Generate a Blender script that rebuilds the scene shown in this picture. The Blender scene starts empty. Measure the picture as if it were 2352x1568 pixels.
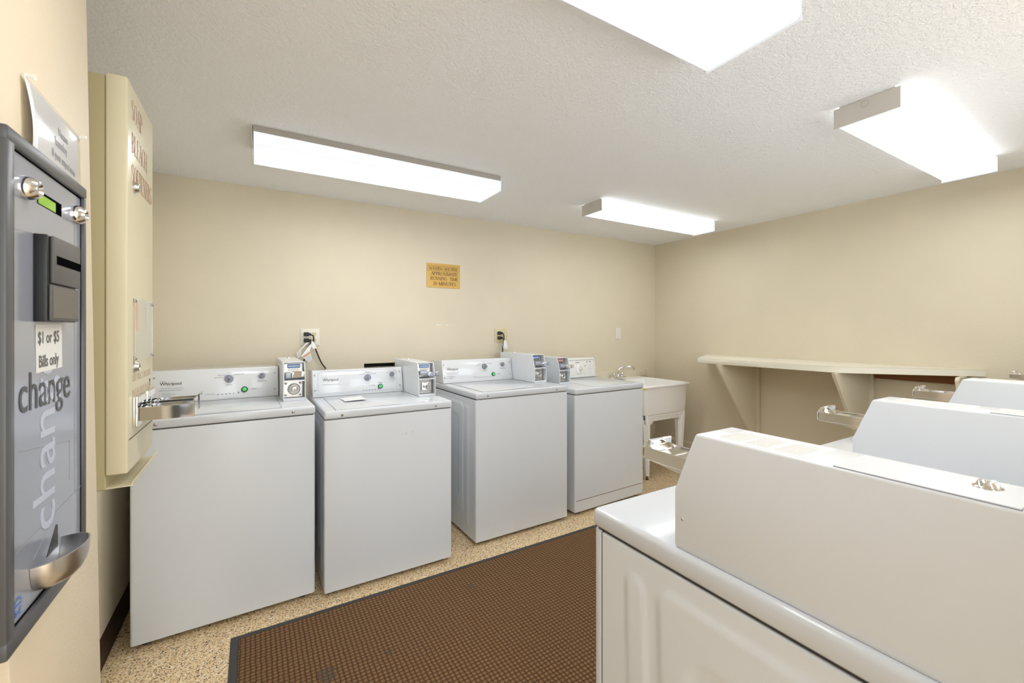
import bpy, bmesh, math, random
from mathutils import Vector, Matrix
PI = math.pi
C = bpy.context.scene.collection
scene = bpy.context.scene

# ------------------------------------------------------------------ camera
cd = bpy.data.cameras.new('camera')
cd.sensor_width = 36.0
cd.lens = 985.0 / 2352.0 * 36.0
cd.shift_y = -27.0 / 2352.0
cd.clip_start = 0.02
cd.dof.use_dof = True
cd.dof.focus_distance = 2.5
cd.dof.aperture_fstop = 9.0
cam = bpy.data.objects.new('camera', cd)
C.objects.link(cam)
cam.location = (0, 0, 1.28)
cam.rotation_euler = (PI / 2, 0, -math.radians(30.7))
scene.camera = cam
# ------------------------------------------------------------------ world, exposure
w = bpy.data.worlds.new('world'); scene.world = w; w.use_nodes = True
w.node_tree.nodes['Background'].inputs[0].default_value = (0.92, 0.965, 1.0, 1)
w.node_tree.nodes['Background'].inputs[1].default_value = 2.2   # daylight through the unseen window and hall gap added behind the camera
vs = scene.view_settings
vs.view_transform = 'Standard'; vs.look = 'None'; vs.gamma = 1.0; vs.use_curve_mapping = False
vs.exposure = 1.23
LAMP = 7.2          # radiance of the fluorescent lenses

# ------------------------------------------------------------------ materials
def mat(name, col, rough=0.5, metal=0.0, emit=None, es=1.0, coat=0.0, trans=0.0, ior=1.45, alpha=1.0):
    m = bpy.data.materials.new(name); m.use_nodes = True
    b = m.node_tree.nodes['Principled BSDF']
    b.inputs['Base Color'].default_value = (*col, 1)
    b.inputs['Roughness'].default_value = rough
    b.inputs['Metallic'].default_value = metal
    b.inputs['IOR'].default_value = ior
    if coat: b.inputs['Coat Weight'].default_value = coat; b.inputs['Coat Roughness'].default_value = 0.05
    if trans: b.inputs['Transmission Weight'].default_value = trans
    if alpha < 1: b.inputs['Alpha'].default_value = alpha
    if emit: b.inputs['Emission Color'].default_value = (*emit, 1); b.inputs['Emission Strength'].default_value = es
    return m
def N(m, t, **kw):
    n = m.node_tree.nodes.new(t)
    for k, v in kw.items():
        if hasattr(n, k): setattr(n, k, v)
        else: n.inputs[k].default_value = v
    return n
def L(m, a, b): m.node_tree.links.new(a, b)
def P(m): return m.node_tree.nodes['Principled BSDF']
def bump(m, scale, strength, dist=0.002, detail=3, rough=0.6, speck=None):
    tc = N(m, 'ShaderNodeTexCoord'); no = N(m, 'ShaderNodeTexNoise')
    no.inputs['Scale'].default_value = scale; no.inputs['Detail'].default_value = detail; no.inputs['Roughness'].default_value = rough
    L(m, tc.outputs['Object'], no.inputs['Vector'])
    bp = N(m, 'ShaderNodeBump'); bp.inputs['Strength'].default_value = strength; bp.inputs['Distance'].default_value = dist
    L(m, no.outputs[0], bp.inputs['Height']); L(m, bp.outputs[0], P(m).inputs['Normal'])
    return tc, no
def ramp(m, src, stops, interp='LINEAR'):
    r = N(m, 'ShaderNodeValToRGB'); r.color_ramp.interpolation = interp
    e = r.color_ramp.elements
    while len(e) < len(stops): e.new(0.5)
    for i, (p, c) in enumerate(stops):
        e[i].position = p; e[i].color = (*c, 1)
    L(m, src, r.inputs[0]); return r

def wall_mat(name, col):
    m = mat(name, col, 0.55)
    tc, no = bump(m, 130, 0.35, 0.0022, 3, 0.55)
    n2 = N(m, 'ShaderNodeTexNoise'); n2.inputs['Scale'].default_value = 1.7; n2.inputs['Detail'].default_value = 3
    L(m, tc.outputs['Object'], n2.inputs['Vector'])
    a = tuple(c * 0.965 for c in col); b = tuple(min(1, c * 1.03) for c in col)
    r = ramp(m, n2.outputs[0], [(0.3, a), (0.7, b)])
    L(m, r.outputs[0], P(m).inputs['Base Color'])
    return m
M = {}
M['wall'] = wall_mat('wall_paint_tan', (0.72, 0.645, 0.495))
M['wall2'] = wall_mat('wall_paint_cream', (0.76, 0.65, 0.48))
cm = mat('ceiling_knockdown_texture', (0.935, 0.94, 0.95), 0.75); M['ceil'] = cm
tc = N(cm, 'ShaderNodeTexCoord')
n1 = N(cm, 'ShaderNodeTexNoise'); n1.inputs['Scale'].default_value = 75; n1.inputs['Detail'].default_value = 4; n1.inputs['Roughness'].default_value = 0.6
L(cm, tc.outputs['Object'], n1.inputs['Vector'])
r1 = ramp(cm, n1.outputs[0], [(0.42, (0, 0, 0)), (0.62, (1, 1, 1))])
bp = N(cm, 'ShaderNodeBump'); bp.inputs['Strength'].default_value = 0.5; bp.inputs['Distance'].default_value = 0.003
L(cm, r1.outputs[0], bp.inputs['Height']); L(cm, bp.outputs[0], P(cm).inputs['Normal'])
# epoxy chip floor
fm = mat('floor_epoxy_chip', (0.6, 0.45, 0.28), 0.42); M['floor'] = fm
tc = N(fm, 'ShaderNodeTexCoord')
vo = N(fm, 'ShaderNodeTexVoronoi'); vo.inputs['Scale'].default_value = 240
L(fm, tc.outputs['Object'], vo.inputs['Vector'])
sp = N(fm, 'ShaderNodeSeparateColor'); L(fm, vo.outputs['Color'], sp.inputs[0])
rr = ramp(fm, sp.outputs[0], [(0.0, (0.10, 0.065, 0.035)), (0.07, (0.42, 0.28, 0.14)), (0.22, (0.80, 0.60, 0.34)), (0.58, (0.92, 0.73, 0.46)), (0.80, (0.70, 0.50, 0.27)), (0.93, (0.97, 0.92, 0.82))], 'CONSTANT')
L(fm, rr.outputs[0], P(fm).inputs['Base Color'])
bp = N(fm, 'ShaderNodeBump'); bp.inputs['Strength'].default_value = 0.4; bp.inputs['Distance'].default_value = 0.001
L(fm, sp.outputs[1], bp.inputs['Height']); L(fm, bp.outputs[0], P(fm).inputs['Normal'])
# waffle mat carpet
km = mat('mat_brown_waffle_carpet', (0.2, 0.1, 0.05), 0.95); M['carpet'] = km
tc = N(km, 'ShaderNodeTexCoord'); sx = N(km, 'ShaderNodeSeparateXYZ'); L(km, tc.outputs['Object'], sx.inputs[0])
nz = N(km, 'ShaderNodeTexNoise'); nz.inputs['Scale'].default_value = 30; nz.inputs['Detail'].default_value = 3; L(km, tc.outputs['Object'], nz.inputs['Vector'])
def mth(m, op, a, b=None, c=None):
    n = N(m, 'ShaderNodeMath'); n.operation = op
    for i, v in enumerate((a, b, c)):
        if v is None: continue
        if isinstance(v, (int, float)): n.inputs[i].default_value = v
        else: L(m, v, n.inputs[i])
    return n.outputs[0]
cells = []
for k, pitch in ((0, 0.0175), (1, 0.0175)):
    wob = mth(km, 'MULTIPLY', mth(km, 'SUBTRACT', nz.outputs[0], 0.5), 0.009)
    v = mth(km, 'ADD', sx.outputs[k], wob)
    s = mth(km, 'ABSOLUTE', mth(km, 'SINE', mth(km, 'MULTIPLY', v, PI / pitch)))
    cells.append(mth(km, 'POWER', s, 0.55))
h = mth(km, 'MULTIPLY', cells[0], cells[1])
fz = N(km, 'ShaderNodeTexNoise'); fz.inputs['Scale'].default_value = 420; fz.inputs['Detail'].default_value = 2; L(km, tc.outputs['Object'], fz.inputs['Vector'])
h2 = mth(km, 'ADD', h, mth(km, 'MULTIPLY', mth(km, 'SUBTRACT', fz.outputs[0], 0.5), 0.55))
cr = ramp(km, h2, [(0.15, (0.075, 0.036, 0.014)), (0.55, (0.165, 0.083, 0.032)), (0.95, (0.265, 0.145, 0.064))])
# three round damp stains on the mat
def spot(m, sxyz, cx, cy, r0):
    dx = mth(m, 'SUBTRACT', sxyz.outputs[0], cx); dy = mth(m, 'SUBTRACT', sxyz.outputs[1], cy)
    d = mth(m, 'SQRT', mth(m, 'ADD', mth(m, 'MULTIPLY', dx, dx), mth(m, 'MULTIPLY', dy, dy)))
    d = mth(m, 'ADD', d, mth(m, 'MULTIPLY', mth(m, 'SUBTRACT', nz.outputs[0], 0.5), 0.05))
    return mth(m, 'LESS_THAN', d, r0)
s1 = spot(km, sx, 0.309, -0.412, 0.036); s2 = spot(km, sx, 0.540, -0.416, 0.014); s3 = spot(km, sx, 1.001, -0.189, 0.014)
sm = mth(km, 'MULTIPLY', mth(km, 'MAXIMUM', mth(km, 'MAXIMUM', s1, s2), s3), 0.6)
mx = N(km, 'ShaderNodeMix'); mx.data_type = 'RGBA'; L(km, sm, mx.inputs[0]); L(km, cr.outputs[0], mx.inputs[6]); mx.inputs[7].default_value = (0.09, 0.075, 0.06, 1)
L(km, mx.outputs[2], P(km).inputs['Base Color'])
bp = N(km, 'ShaderNodeBump'); bp.inputs['Strength'].default_value = 0.8; bp.inputs['Distance'].default_value = 0.004
L(km, h2, bp.inputs['Height']); L(km, bp.outputs[0], P(km).inputs['Normal'])

M['rubber'] = mat('rubber_edge_charcoal', (0.055, 0.052, 0.05), 0.6)
M['base_brown'] = mat('vinyl_base_dark_brown', (0.045, 0.022, 0.014), 0.4)
M['white'] = mat('white_enamel', (0.755, 0.785, 0.825), 0.22); bump(M['white'], 500, 0.05, 0.0005)
M['whitedeck'] = mat('white_enamel_deck', (0.66, 0.685, 0.72), 0.14)
M['console'] = mat('white_gloss_console', (0.74, 0.75, 0.765), 0.09)
M['whiteold'] = mat('warm_white_enamel', (0.78, 0.775, 0.75), 0.2)
M['greyside'] = mat('galvanised_side', (0.50, 0.54, 0.62), 0.3, 0.15)
M['plateau'] = mat('white_plastic', (0.78, 0.76, 0.71), 0.35)
M['sink'] = mat('sink_white_plastic', (0.92, 0.90, 0.87), 0.3)
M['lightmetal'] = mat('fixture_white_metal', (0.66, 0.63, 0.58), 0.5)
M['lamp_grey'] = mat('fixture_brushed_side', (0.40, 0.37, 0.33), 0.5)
M['gap'] = mat('seam_dark', (0.07, 0.06, 0.05), 0.8)
M['chrome'] = mat('chrome', (0.85, 0.85, 0.86), 0.08, 1.0)
M['steel'] = mat('brushed_steel', (0.62, 0.60, 0.57), 0.32, 1.0)
M['screw'] = mat('screw_steel', (0.45, 0.42, 0.38), 0.3, 1.0)
M['knob'] = mat('grey_knob_plastic', (0.26, 0.275, 0.32), 0.35)
M['ink'] = mat('ink_dark', (0.05, 0.045, 0.045), 0.6)
M['inkgrey'] = mat('ink_grey', (0.33, 0.33, 0.34), 0.6)
M['faintink'] = mat('faded_ink', (0.62, 0.61, 0.58), 0.6)
M['gold'] = mat('ink_gold', (0.62, 0.50, 0.25), 0.5)
M['black'] = mat('black_plastic', (0.012, 0.012, 0.012), 0.35)
M['void'] = mat('dark_recess', (0.004, 0.004, 0.004), 1.0); M['void'].node_tree.nodes['Principled BSDF'].inputs['Specular IOR Level'].default_value = 0.0
M['green'] = mat('green_button', (0.06, 0.50, 0.12), 0.3, emit=(0.05, 0.6, 0.12), es=0.12)
M['blue'] = mat('blue_label', (0.02, 0.19, 0.58), 0.4)
M['red'] = mat('red_label', (0.60, 0.13, 0.09), 0.4)
M['paper'] = mat('paper_white', (0.84, 0.84, 0.84), 0.5)
M['label'] = mat('sticker_cream', (0.80, 0.79, 0.76), 0.5)
M['bluearc'] = mat('ink_blue', (0.30, 0.36, 0.85), 0.5)
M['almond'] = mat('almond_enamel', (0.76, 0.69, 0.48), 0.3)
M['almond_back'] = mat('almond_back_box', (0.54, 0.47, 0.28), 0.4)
M['rosetext'] = mat('red_brown_print', (0.58, 0.30, 0.20), 0.5)
M['almondplate'] = mat('almond_outlet_plate', (0.68, 0.60, 0.36), 0.4)
M['ivory'] = mat('ivory_outlet_plate', (0.80, 0.76, 0.66), 0.35)
M['recept'] = mat('ivory_receptacle', (0.76, 0.68, 0.45), 0.35)
M['brass'] = mat('brass_sign', (0.60, 0.37, 0.10), 0.38, 0.35)
M['brassink'] = mat('sign_ink', (0.09, 0.05, 0.025), 0.6)
M['shelf'] = mat('shelf_laminate', (0.88, 0.84, 0.71), 0.35)
M['brownwood'] = mat('brown_cleat_wood', (0.20, 0.075, 0.018), 0.6)
M['face'] = mat('changer_silver_face', (0.40, 0.42, 0.49), 0.16, 0.35)
M['frame'] = mat('changer_grey_frame', (0.10, 0.10, 0.105), 0.38, 0.2)
M['ghost'] = mat('pale_print', (0.50, 0.53, 0.63), 0.3)
M['greyprint'] = mat('dark_grey_print', (0.07, 0.07, 0.075), 0.4)
M['validator'] = mat('grey_bezel', (0.105, 0.10, 0.095), 0.5)
M['validator2'] = mat('taupe_panel', (0.15, 0.13, 0.112), 0.5)
M['lcd'] = mat('green_lcd', (0.22, 0.42, 0.02), 0.25, emit=(0.35, 0.75, 0.03), es=0.06)
M['orange'] = mat('orange_print', (0.80, 0.28, 0.05), 0.5)
M['orangelab'] = mat('orange_sticker', (0.95, 0.42, 0.20), 0.5)
M['bluelogo'] = mat('blue_logo', (0.10, 0.22, 0.60), 0.5)
M['cord'] = mat('black_cord', (0.02, 0.02, 0.02), 0.45)
M['clear'] = mat('clear_acrylic', (0.93, 0.95, 0.92), 0.08, alpha=0.28)
M['hole'] = mat('wall_cavity_dark', (0.045, 0.035, 0.025), 0.9)
M['stud'] = mat('rough_stud_wood', (0.22, 0.13, 0.06), 0.8)
M['redlens'] = mat('red_indicator', (0.35, 0.03, 0.02), 0.3)
M['greybar'] = mat('grey_cast_bar', (0.42, 0.45, 0.52), 0.35, 0.3)
M['acrylfin'] = mat('white_fin', (0.85, 0.88, 0.9), 0.3)

def lens_mat(name, sidef):
    """prismatic acrylic over two tubes: bright bands under the tubes, dimmer between them and at the rims"""
    m = bpy.data.materials.new(name); m.use_nodes = True; nt = m.node_tree
    b = nt.nodes['Principled BSDF']; b.inputs['Base Color'].default_value = (0.22, 0.22, 0.22, 1); b.inputs['Roughness'].default_value = 0.4
    b.inputs['Emission Color'].default_value = (0.96, 0.985, 1.0, 1)
    tc = N(m, 'ShaderNodeTexCoord'); s = N(m, 'ShaderNodeSeparateXYZ'); L(m, tc.outputs['Object'], s.inputs[0])
    g = N(m, 'ShaderNodeSeparateXYZ'); L(m, tc.outputs['Generated'], g.inputs[0])
    def sm(v, w_):
        r = N(m, 'ShaderNodeMapRange'); r.interpolation_type = 'SMOOTHSTEP'; L(m, mth(m, 'MINIMUM', v, mth(m, 'SUBTRACT', 1.0, v)), r.inputs[0]); r.inputs[2].default_value = w_; return r.outputs[0]
    d = mth(m, 'DIVIDE', mth(m, 'SUBTRACT', g.outputs[1], 0.5), 0.085)
    valley = mth(m, 'SUBTRACT', 1.0, mth(m, 'MULTIPLY', 0.95, mth(m, 'EXPONENT', mth(m, 'MULTIPLY', mth(m, 'MULTIPLY', d, d), -1.0))))
    f = mth(m, 'MULTIPLY', mth(m, 'MULTIPLY', sm(g.outputs[1], 0.28), sm(g.outputs[0], 0.08)), valley)
    side = mth(m, 'MULTIPLY', mth(m, 'GREATER_THAN', g.outputs[2], 0.15), sidef)
    f = mth(m, 'MAXIMUM', mth(m, 'MAXIMUM', f, side), 0.050)
    a = mth(m, 'SINE', mth(m, 'MULTIPLY', s.outputs[0], 1100.0)); c = mth(m, 'SINE', mth(m, 'MULTIPLY', s.outputs[1], 1100.0))
    rib = mth(m, 'MULTIPLY', a, c)
    L(m, mth(m, 'MULTIPLY', mth(m, 'MULTIPLY', mth(m, 'ADD', 1.0, mth(m, 'MULTIPLY', rib, 0.05)), f), LAMP), b.inputs['Emission Strength'])
    return m
M['lens_a'] = lens_mat('fluorescent_lens_wide', 0.050); M['lens_b'] = lens_mat('fluorescent_lens_narrow', 0.13)
M['lensedge'] = mat('lens_end_strip', (0.5, 0.52, 0.54), 0.3, emit=(0.93, 0.97, 1.0), es=0.18)

# ------------------------------------------------------------------ mesh helpers
def sharp(me, ang=35):
    for p in me.polygons: p.use_smooth = True
    try: me.set_sharp_from_angle(angle=math.radians(ang))
    except Exception: pass
def obj(name, bm, m, parent=None, smooth=True, loc=None, rot=None, label=None, normals=True):
    me = bpy.data.meshes.new(name)
    if normals: bmesh.ops.recalc_face_normals(bm, faces=bm.faces)
    bm.to_mesh(me); bm.free()
    if smooth: sharp(me)
    for mm in (m if isinstance(m, (list, tuple)) else [m]): me.materials.append(mm)
    o = bpy.data.objects.new(name, me); C.objects.link(o)
    if parent: o.parent = parent
    if loc: o.location = loc
    if rot: o.rotation_euler = rot
    if label: o['label'] = label
    return o
def thing(name, label, cat, loc=(0, 0, 0), rotz=0, group=None):
    o = bpy.data.objects.new(name, None); C.objects.link(o); o.empty_display_size = 0.1
    o.location = loc; o.rotation_euler = (0, 0, rotz); o['label'] = label; o['category'] = cat
    if group: o['group'] = group
    return o
def tag(o, label, cat, group=None):
    o['label'] = label; o['category'] = cat
    if group: o['group'] = group
    return o
def struct(o): o['kind'] = 'structure'; return o
def B(): return bmesh.new()
def box(bm, x0, x1, y0, y1, z0, z1, r=0.0, seg=2, mi=0, M4=None):
    t = bmesh.new(); bmesh.ops.create_cube(t, size=1.0)
    for v in t.verts: v.co = Vector((x0 + (v.co.x + .5) * (x1 - x0), y0 + (v.co.y + .5) * (y1 - y0), z0 + (v.co.z + .5) * (z1 - z0)))
    if r > 0: bmesh.ops.bevel(t, geom=list(t.edges), offset=r, segments=seg, affect='EDGES', profile=0.5)
    return merge(bm, t, M4, mi)
def merge(bm, t, M4=None, mi=0):
    mp = {}
    for v in t.verts: mp[v] = bm.verts.new(M4 @ v.co if M4 else v.co)
    for f in t.faces:
        try:
            nf = bm.faces.new([mp[v] for v in f.verts]); nf.material_index = mi
        except ValueError: pass
    t.free(); return bm
def prism(bm, pts, axis, a, b, r=0.0, seg=2, mi=0, M4=None):
    """pts: 2D outline; axis 'x': pts=(y,z), 'y': pts=(x,z), 'z': pts=(x,y)"""
    t = bmesh.new()
    def mk(p, q):
        return {'x': (q, p[0], p[1]), 'y': (p[0], q, p[1]), 'z': (p[0], p[1], q)}[axis]
    A = [t.verts.new(mk(p, a)) for p in pts]; Bv = [t.verts.new(mk(p, b)) for p in pts]
    t.faces.new(A); t.faces.new(Bv[::-1]); n = len(pts)
    for i in range(n): t.faces.new([A[i], Bv[i], Bv[(i + 1) % n], A[(i + 1) % n]])
    bmesh.ops.recalc_face_normals(t, faces=t.faces)
    if r > 0: bmesh.ops.bevel(t, geom=list(t.edges), offset=r, segments=seg, affect='EDGES', profile=0.5)
    return merge(bm, t, M4, mi)
def lathe(bm, prof, cen=(0, 0, 0), d=(0, 0, 1), n=24, mi=0, a0=0, a1=2 * PI):
    """prof: (radius, height) pairs, turned about direction d through cen"""
    q = Vector(d).normalized().to_track_quat('Z', 'Y').to_matrix().to_4x4(); T = Matrix.Translation(cen) @ q
    full = abs(a1 - a0 - 2 * PI) < 1e-6
    k = n if full else n + 1
    rings = []
    for r, h in prof:
        if r < 1e-6: rings.append([bm.verts.new(T @ Vector((0, 0, h)))])
        else: rings.append([bm.verts.new(T @ Vector((r * math.cos(a0 + (a1 - a0) * i / n), r * math.sin(a0 + (a1 - a0) * i / n), h))) for i in range(k)])
    for R, S in zip(rings, rings[1:]):
        for i in range(n):
            j = (i + 1) % k
            vs = [R[i % len(R)], R[j % len(R)], S[j % len(S)], S[i % len(S)]]
            u = []
            for v in vs:
                if v not in u: u.append(v)
            if len(u) > 2:
                f = bm.faces.new(u); f.material_index = mi
    return bm
def tube(bm, pts, r, n=10, mi=0, cap=True):
    pts = [Vector(p) for p in pts]; rings = []
    up = Vector((0, 0, 1))
    prev = None
    for i, p in enumerate(pts):
        d = (pts[min(i + 1, len(pts) - 1)] - pts[max(i - 1, 0)]).normalized()
        if prev is None: u = d.cross(up if abs(d.z) < 0.9 else Vector((1, 0, 0))).normalized()
        else: u = (prev - d * prev.dot(d)).normalized()
        prev = u; v = d.cross(u)
        rr = r[i] if isinstance(r, (list, tuple)) else r
        rings.append([bm.verts.new(p + (u * math.cos(2 * PI * k / n) + v * math.sin(2 * PI * k / n)) * rr) for k in range(n)])
    for R, S in zip(rings, rings[1:]):
        for k in range(n):
            f = bm.faces.new([R[k], R[(k + 1) % n], S[(k + 1) % n], S[k]]); f.material_index = mi
    if cap:
        bm.faces.new(rings[0][::-1]).material_index = mi; bm.faces.new(rings[-1]).material_index = mi
    return bm
def bez(pts, k=8):
    """Catmull-Rom through points"""
    P_ = [Vector(p) for p in pts]; P_ = [P_[0] * 2 - P_[1]] + P_ + [P_[-1] * 2 - P_[-2]]; out = []
    for i in range(1, len(P_) - 2):
        for j in range(k):
            t = j / k; a, b, c, d = P_[i - 1:i + 3]
            out.append(0.5 * ((2 * b) + (c - a) * t + (2 * a - 5 * b + 4 * c - d) * t * t + (3 * b - a - 3 * c + d) * t ** 3))
    out.append(P_[-2]); return out
def frame_m(o, xd, yd):
    xd = Vector(xd).normalized(); yd = Vector(yd).normalized(); zd = xd.cross(yd)
    return Matrix(((xd.x, yd.x, zd.x, o[0]), (xd.y, yd.y, zd.y, o[1]), (xd.z, yd.z, zd.z, o[2]), (0, 0, 0, 1)))
def text(bm, s, size, o, xd, yd, align='LEFT', sx=1.0, thick=0.0002, mi=0, bold=0.0, shear=0.0, space=1.0):
    cu = bpy.data.curves.new('t', 'FONT'); cu.body = s; cu.size = size; cu.align_x = align; cu.extrude = thick; cu.offset = bold; cu.shear = shear
    cu.space_character = space; cu.resolution_u = 3
    ob = bpy.data.objects.new('t', cu); C.objects.link(ob)
    dg = bpy.context.evaluated_depsgraph_get(); me = bpy.data.meshes.new_from_object(ob.evaluated_get(dg))
    Mx = frame_m(o, xd, yd) @ Matrix.Diagonal((sx, 1, 1, 1))
    vs = [bm.verts.new(Mx @ v.co) for v in me.vertices]
    for p in me.polygons:
        try: f = bm.faces.new([vs[i] for i in p.vertices]); f.material_index = mi
        except ValueError: pass
    bpy.data.objects.remove(ob); bpy.data.curves.remove(cu); bpy.data.meshes.remove(me)
    return bm
# a small roman (thick and thin) letter set drawn with strokes
GL = {
 'A': (.72, [('l', .06, 0, .36, 1, 0), ('l', .36, 1, .66, 0, 1), ('l', .18, .34, .56, .34, 0), ('s', .06, 0), ('s', .66, 0)]),
 'B': (.64, [('l', .14, 0, .14, 1, 1), ('a', .16, .75, .36, .25, -90, 90), ('a', .16, .26, .40, .26, -90, 90), ('l', .05, 1, .2, 1, 0), ('l', .05, 0, .2, 0, 0)]),
 'C': (.70, [('a', .38, .5, .30, .5, 50, 310), ('l', .60, .78, .60, 1, 0)]),
 'E': (.62, [('l', .14, 0, .14, 1, 1), ('l', .05, 1, .56, 1, 0), ('l', .05, 0, .58, 0, 0), ('l', .14, .5, .42, .5, 0), ('l', .56, .78, .56, 1, 0), ('l', .58, 0, .58, .24, 0), ('l', .42, .4, .42, .6, 0)]),
 'F': (.58, [('l', .14, 0, .14, 1, 1), ('l', .05, 1, .54, 1, 0), ('l', .14, .5, .40, .5, 0), ('l', .54, .78, .54, 1, 0), ('l', .40, .4, .40, .6, 0), ('s', .14, 0)]),
 'G': (.74, [('a', .38, .5, .30, .5, 50, 330), ('l', .62, 0.05, .62, .42, 1), ('s', .62, .42), ('l', .60, .78, .60, 1, 0)]),
 'H': (.78, [('l', .14, 0, .14, 1, 1), ('l', .64, 0, .64, 1, 1), ('l', .14, .5, .64, .5, 0), ('s', .14, 0), ('s', .64, 0), ('s', .14, 1), ('s', .64, 1)]),
 'I': (.34, [('l', .17, 0, .17, 1, 1), ('s', .17, 0), ('s', .17, 1)]),
 'L': (.60, [('l', .14, 0, .14, 1, 1), ('s', .14, 1), ('l', .05, 0, .56, 0, 0), ('l', .56, 0, .56, .26, 0)]),
 'M': (.90, [('l', .12, 0, .12, 1, 0), ('l', .12, 1, .43, 0, 1), ('l', .43, 0, .76, 1, 0), ('l', .76, 0, .76, 1, 1), ('s', .12, 0), ('s', .76, 0), ('s', .12, 1), ('s', .76, 1)]),
 'N': (.78, [('l', .13, 0, .13, 1, 0), ('l', .13, 1, .65, 0, 1), ('l', .65, 0, .65, 1, 0), ('s', .13, 0), ('s', .65, 1), ('s', .13, 1)]),
 'O': (.76, [('a', .38, .5, .31, .5, 0, 360)]),
 'P': (.62, [('l', .14, 0, .14, 1, 1), ('a', .16, .73, .38, .27, -90, 90), ('l', .05, 1, .2, 1, 0), ('s', .14, 0)]),
 'R': (.70, [('l', .14, 0, .14, 1, 1), ('a', .16, .74, .36, .26, -90, 90), ('l', .05, 1, .2, 1, 0), ('s', .14, 0), ('l', .30, .48, .60, 0, 1), ('s', .62, 0)]),
 'S': (.58, [('a', .29, .75, .22, .25, 30, 270), ('a', .29, .26, .24, .26, -150, 90), ('l', .49, .8, .49, 1, 0), ('l', .06, 0, .06, .22, 0)]),
 'T': (.66, [('l', .33, 0, .33, 1, 1), ('l', .05, 1, .61, 1, 0), ('l', .05, .76, .05, 1, 0), ('l', .61, .76, .61, 1, 0), ('s', .33, 0)]),
 'U': (.76, [('l', .14, .3, .14, 1, 1), ('l', .64, .3, .64, 1, 0), ('a', .39, .3, .25, .3, 180, 360), ('s', .14, 1), ('s', .64, 1)]),
 'W': (1.0, [('l', .08, 1, .30, 0, 1), ('l', .30, 0, .50, .9, 0), ('l', .50, .9, .72, 0, 1), ('l', .72, 0, .92, 1, 0), ('s', .08, 1), ('s', .92, 1)]),
 'X': (.74, [('l', .10, 1, .64, 0, 1), ('l', .10, 0, .64, 1, 0), ('s', .10, 0), ('s', .64, 0), ('s', .10, 1), ('s', .64, 1)]),
 '3': (.56, [('a', .27, .76, .19, .24, -90, 150), ('a', .26, .27, .23, .27, -150, 90)]),
 '0': (.60, [('a', .30, .5, .21, .5, 0, 360)]),
 ' ': (.40, []),
}
def roman(bm, s, hgt, o, xd, yd, width=None, thick=.13, thin=.045, align='C', mi=0):
    tot = sum(GL[c][0] for c in s)
    kx = (width / tot) if width else hgt
    Mx = frame_m(o, xd, yd); x = -tot * kx / 2 if align == 'C' else 0
    def quad(a, b, c, d):
        vs = [bm.verts.new(Mx @ Vector((x + p[0] * kx, p[1] * hgt, 0.0004))) for p in (a, b, c, d)]
        f = bm.faces.new(vs); f.material_index = mi
    for c in s:
        wd, st = GL[c]
        for q in st:
            if q[0] == 'l':
                _, x0, y0, x1, y1, k = q; t = thick if k else thin
                if abs(y1 - y0) < 1e-6: quad((x0, y0 - thin / 2), (x1, y0 - thin / 2), (x1, y0 + thin / 2), (x0, y0 + thin / 2))
                else: quad((x0 - t / 2, y0), (x0 + t / 2, y0), (x1 + t / 2, y1), (x1 - t / 2, y1))
            elif q[0] == 's':
                _, x0, y0 = q; quad((x0 - .13, y0 - thin / 2), (x0 + .13, y0 - thin / 2), (x0 + .13, y0 + thin / 2), (x0 - .13, y0 + thin / 2))
            else:
                _, cx, cy, rx, ry, a0, a1 = q; n = max(4, int(abs(a1 - a0) / 22))
                def pt(a, s_):
                    t = thin + (thick - thin) * abs(math.cos(a)) ** 1.3
                    return (cx + (rx + s_ * t / 2) * math.cos(a), cy + (ry + s_ * thin / 2) * math.sin(a))
                for i in range(n):
                    A = math.radians(a0 + (a1 - a0) * i / n); Bq = math.radians(a0 + (a1 - a0) * (i + 1) / n)
                    quad(pt(A, -1), pt(A, 1), pt(Bq, 1), pt(Bq, -1))
        x += wd * kx
    return bm
def flat(bm, pts, mi=0):
    f = bm.faces.new([bm.verts.new(p) for p in pts]); f.material_index = mi; return bm
def ring(bm, cx, cy, rx, ry, t, rot, Mx, n=28, a0=0, a1=360, mi=0):
    V = []
    for i in range(n + 1):
        a = math.radians(a0 + (a1 - a0) * i / n); row = []
        for s_ in (-1, 1):
            x, y = (rx + s_ * t / 2) * math.cos(a), (ry + s_ * t / 2) * math.sin(a)
            row.append(bm.verts.new(Mx @ Vector((cx + x * math.cos(rot) - y * math.sin(rot), cy + x * math.sin(rot) + y * math.cos(rot), 0.0004))))
        V.append(row)
    for a, b in zip(V, V[1:]): bm.faces.new([a[0], a[1], b[1], b[0]]).material_index = mi
    return bm

# ------------------------------------------------------------------ room shell
CH = 2.165; XR = 3.58; YB = 3.10; XL = -0.515; YF = -0.22
bm = B(); box(bm, -2.2, XR + 0.1, -2.0, YB + 0.1, -0.1, 0.0); struct(obj('floor', bm, M['floor'], smooth=False))
bm = B(); box(bm, -1.4, XR + 0.1, -0.9, YB + 0.1, CH, CH + 0.1); struct(obj('ceiling', bm, M['ceil'], smooth=False))
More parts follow.
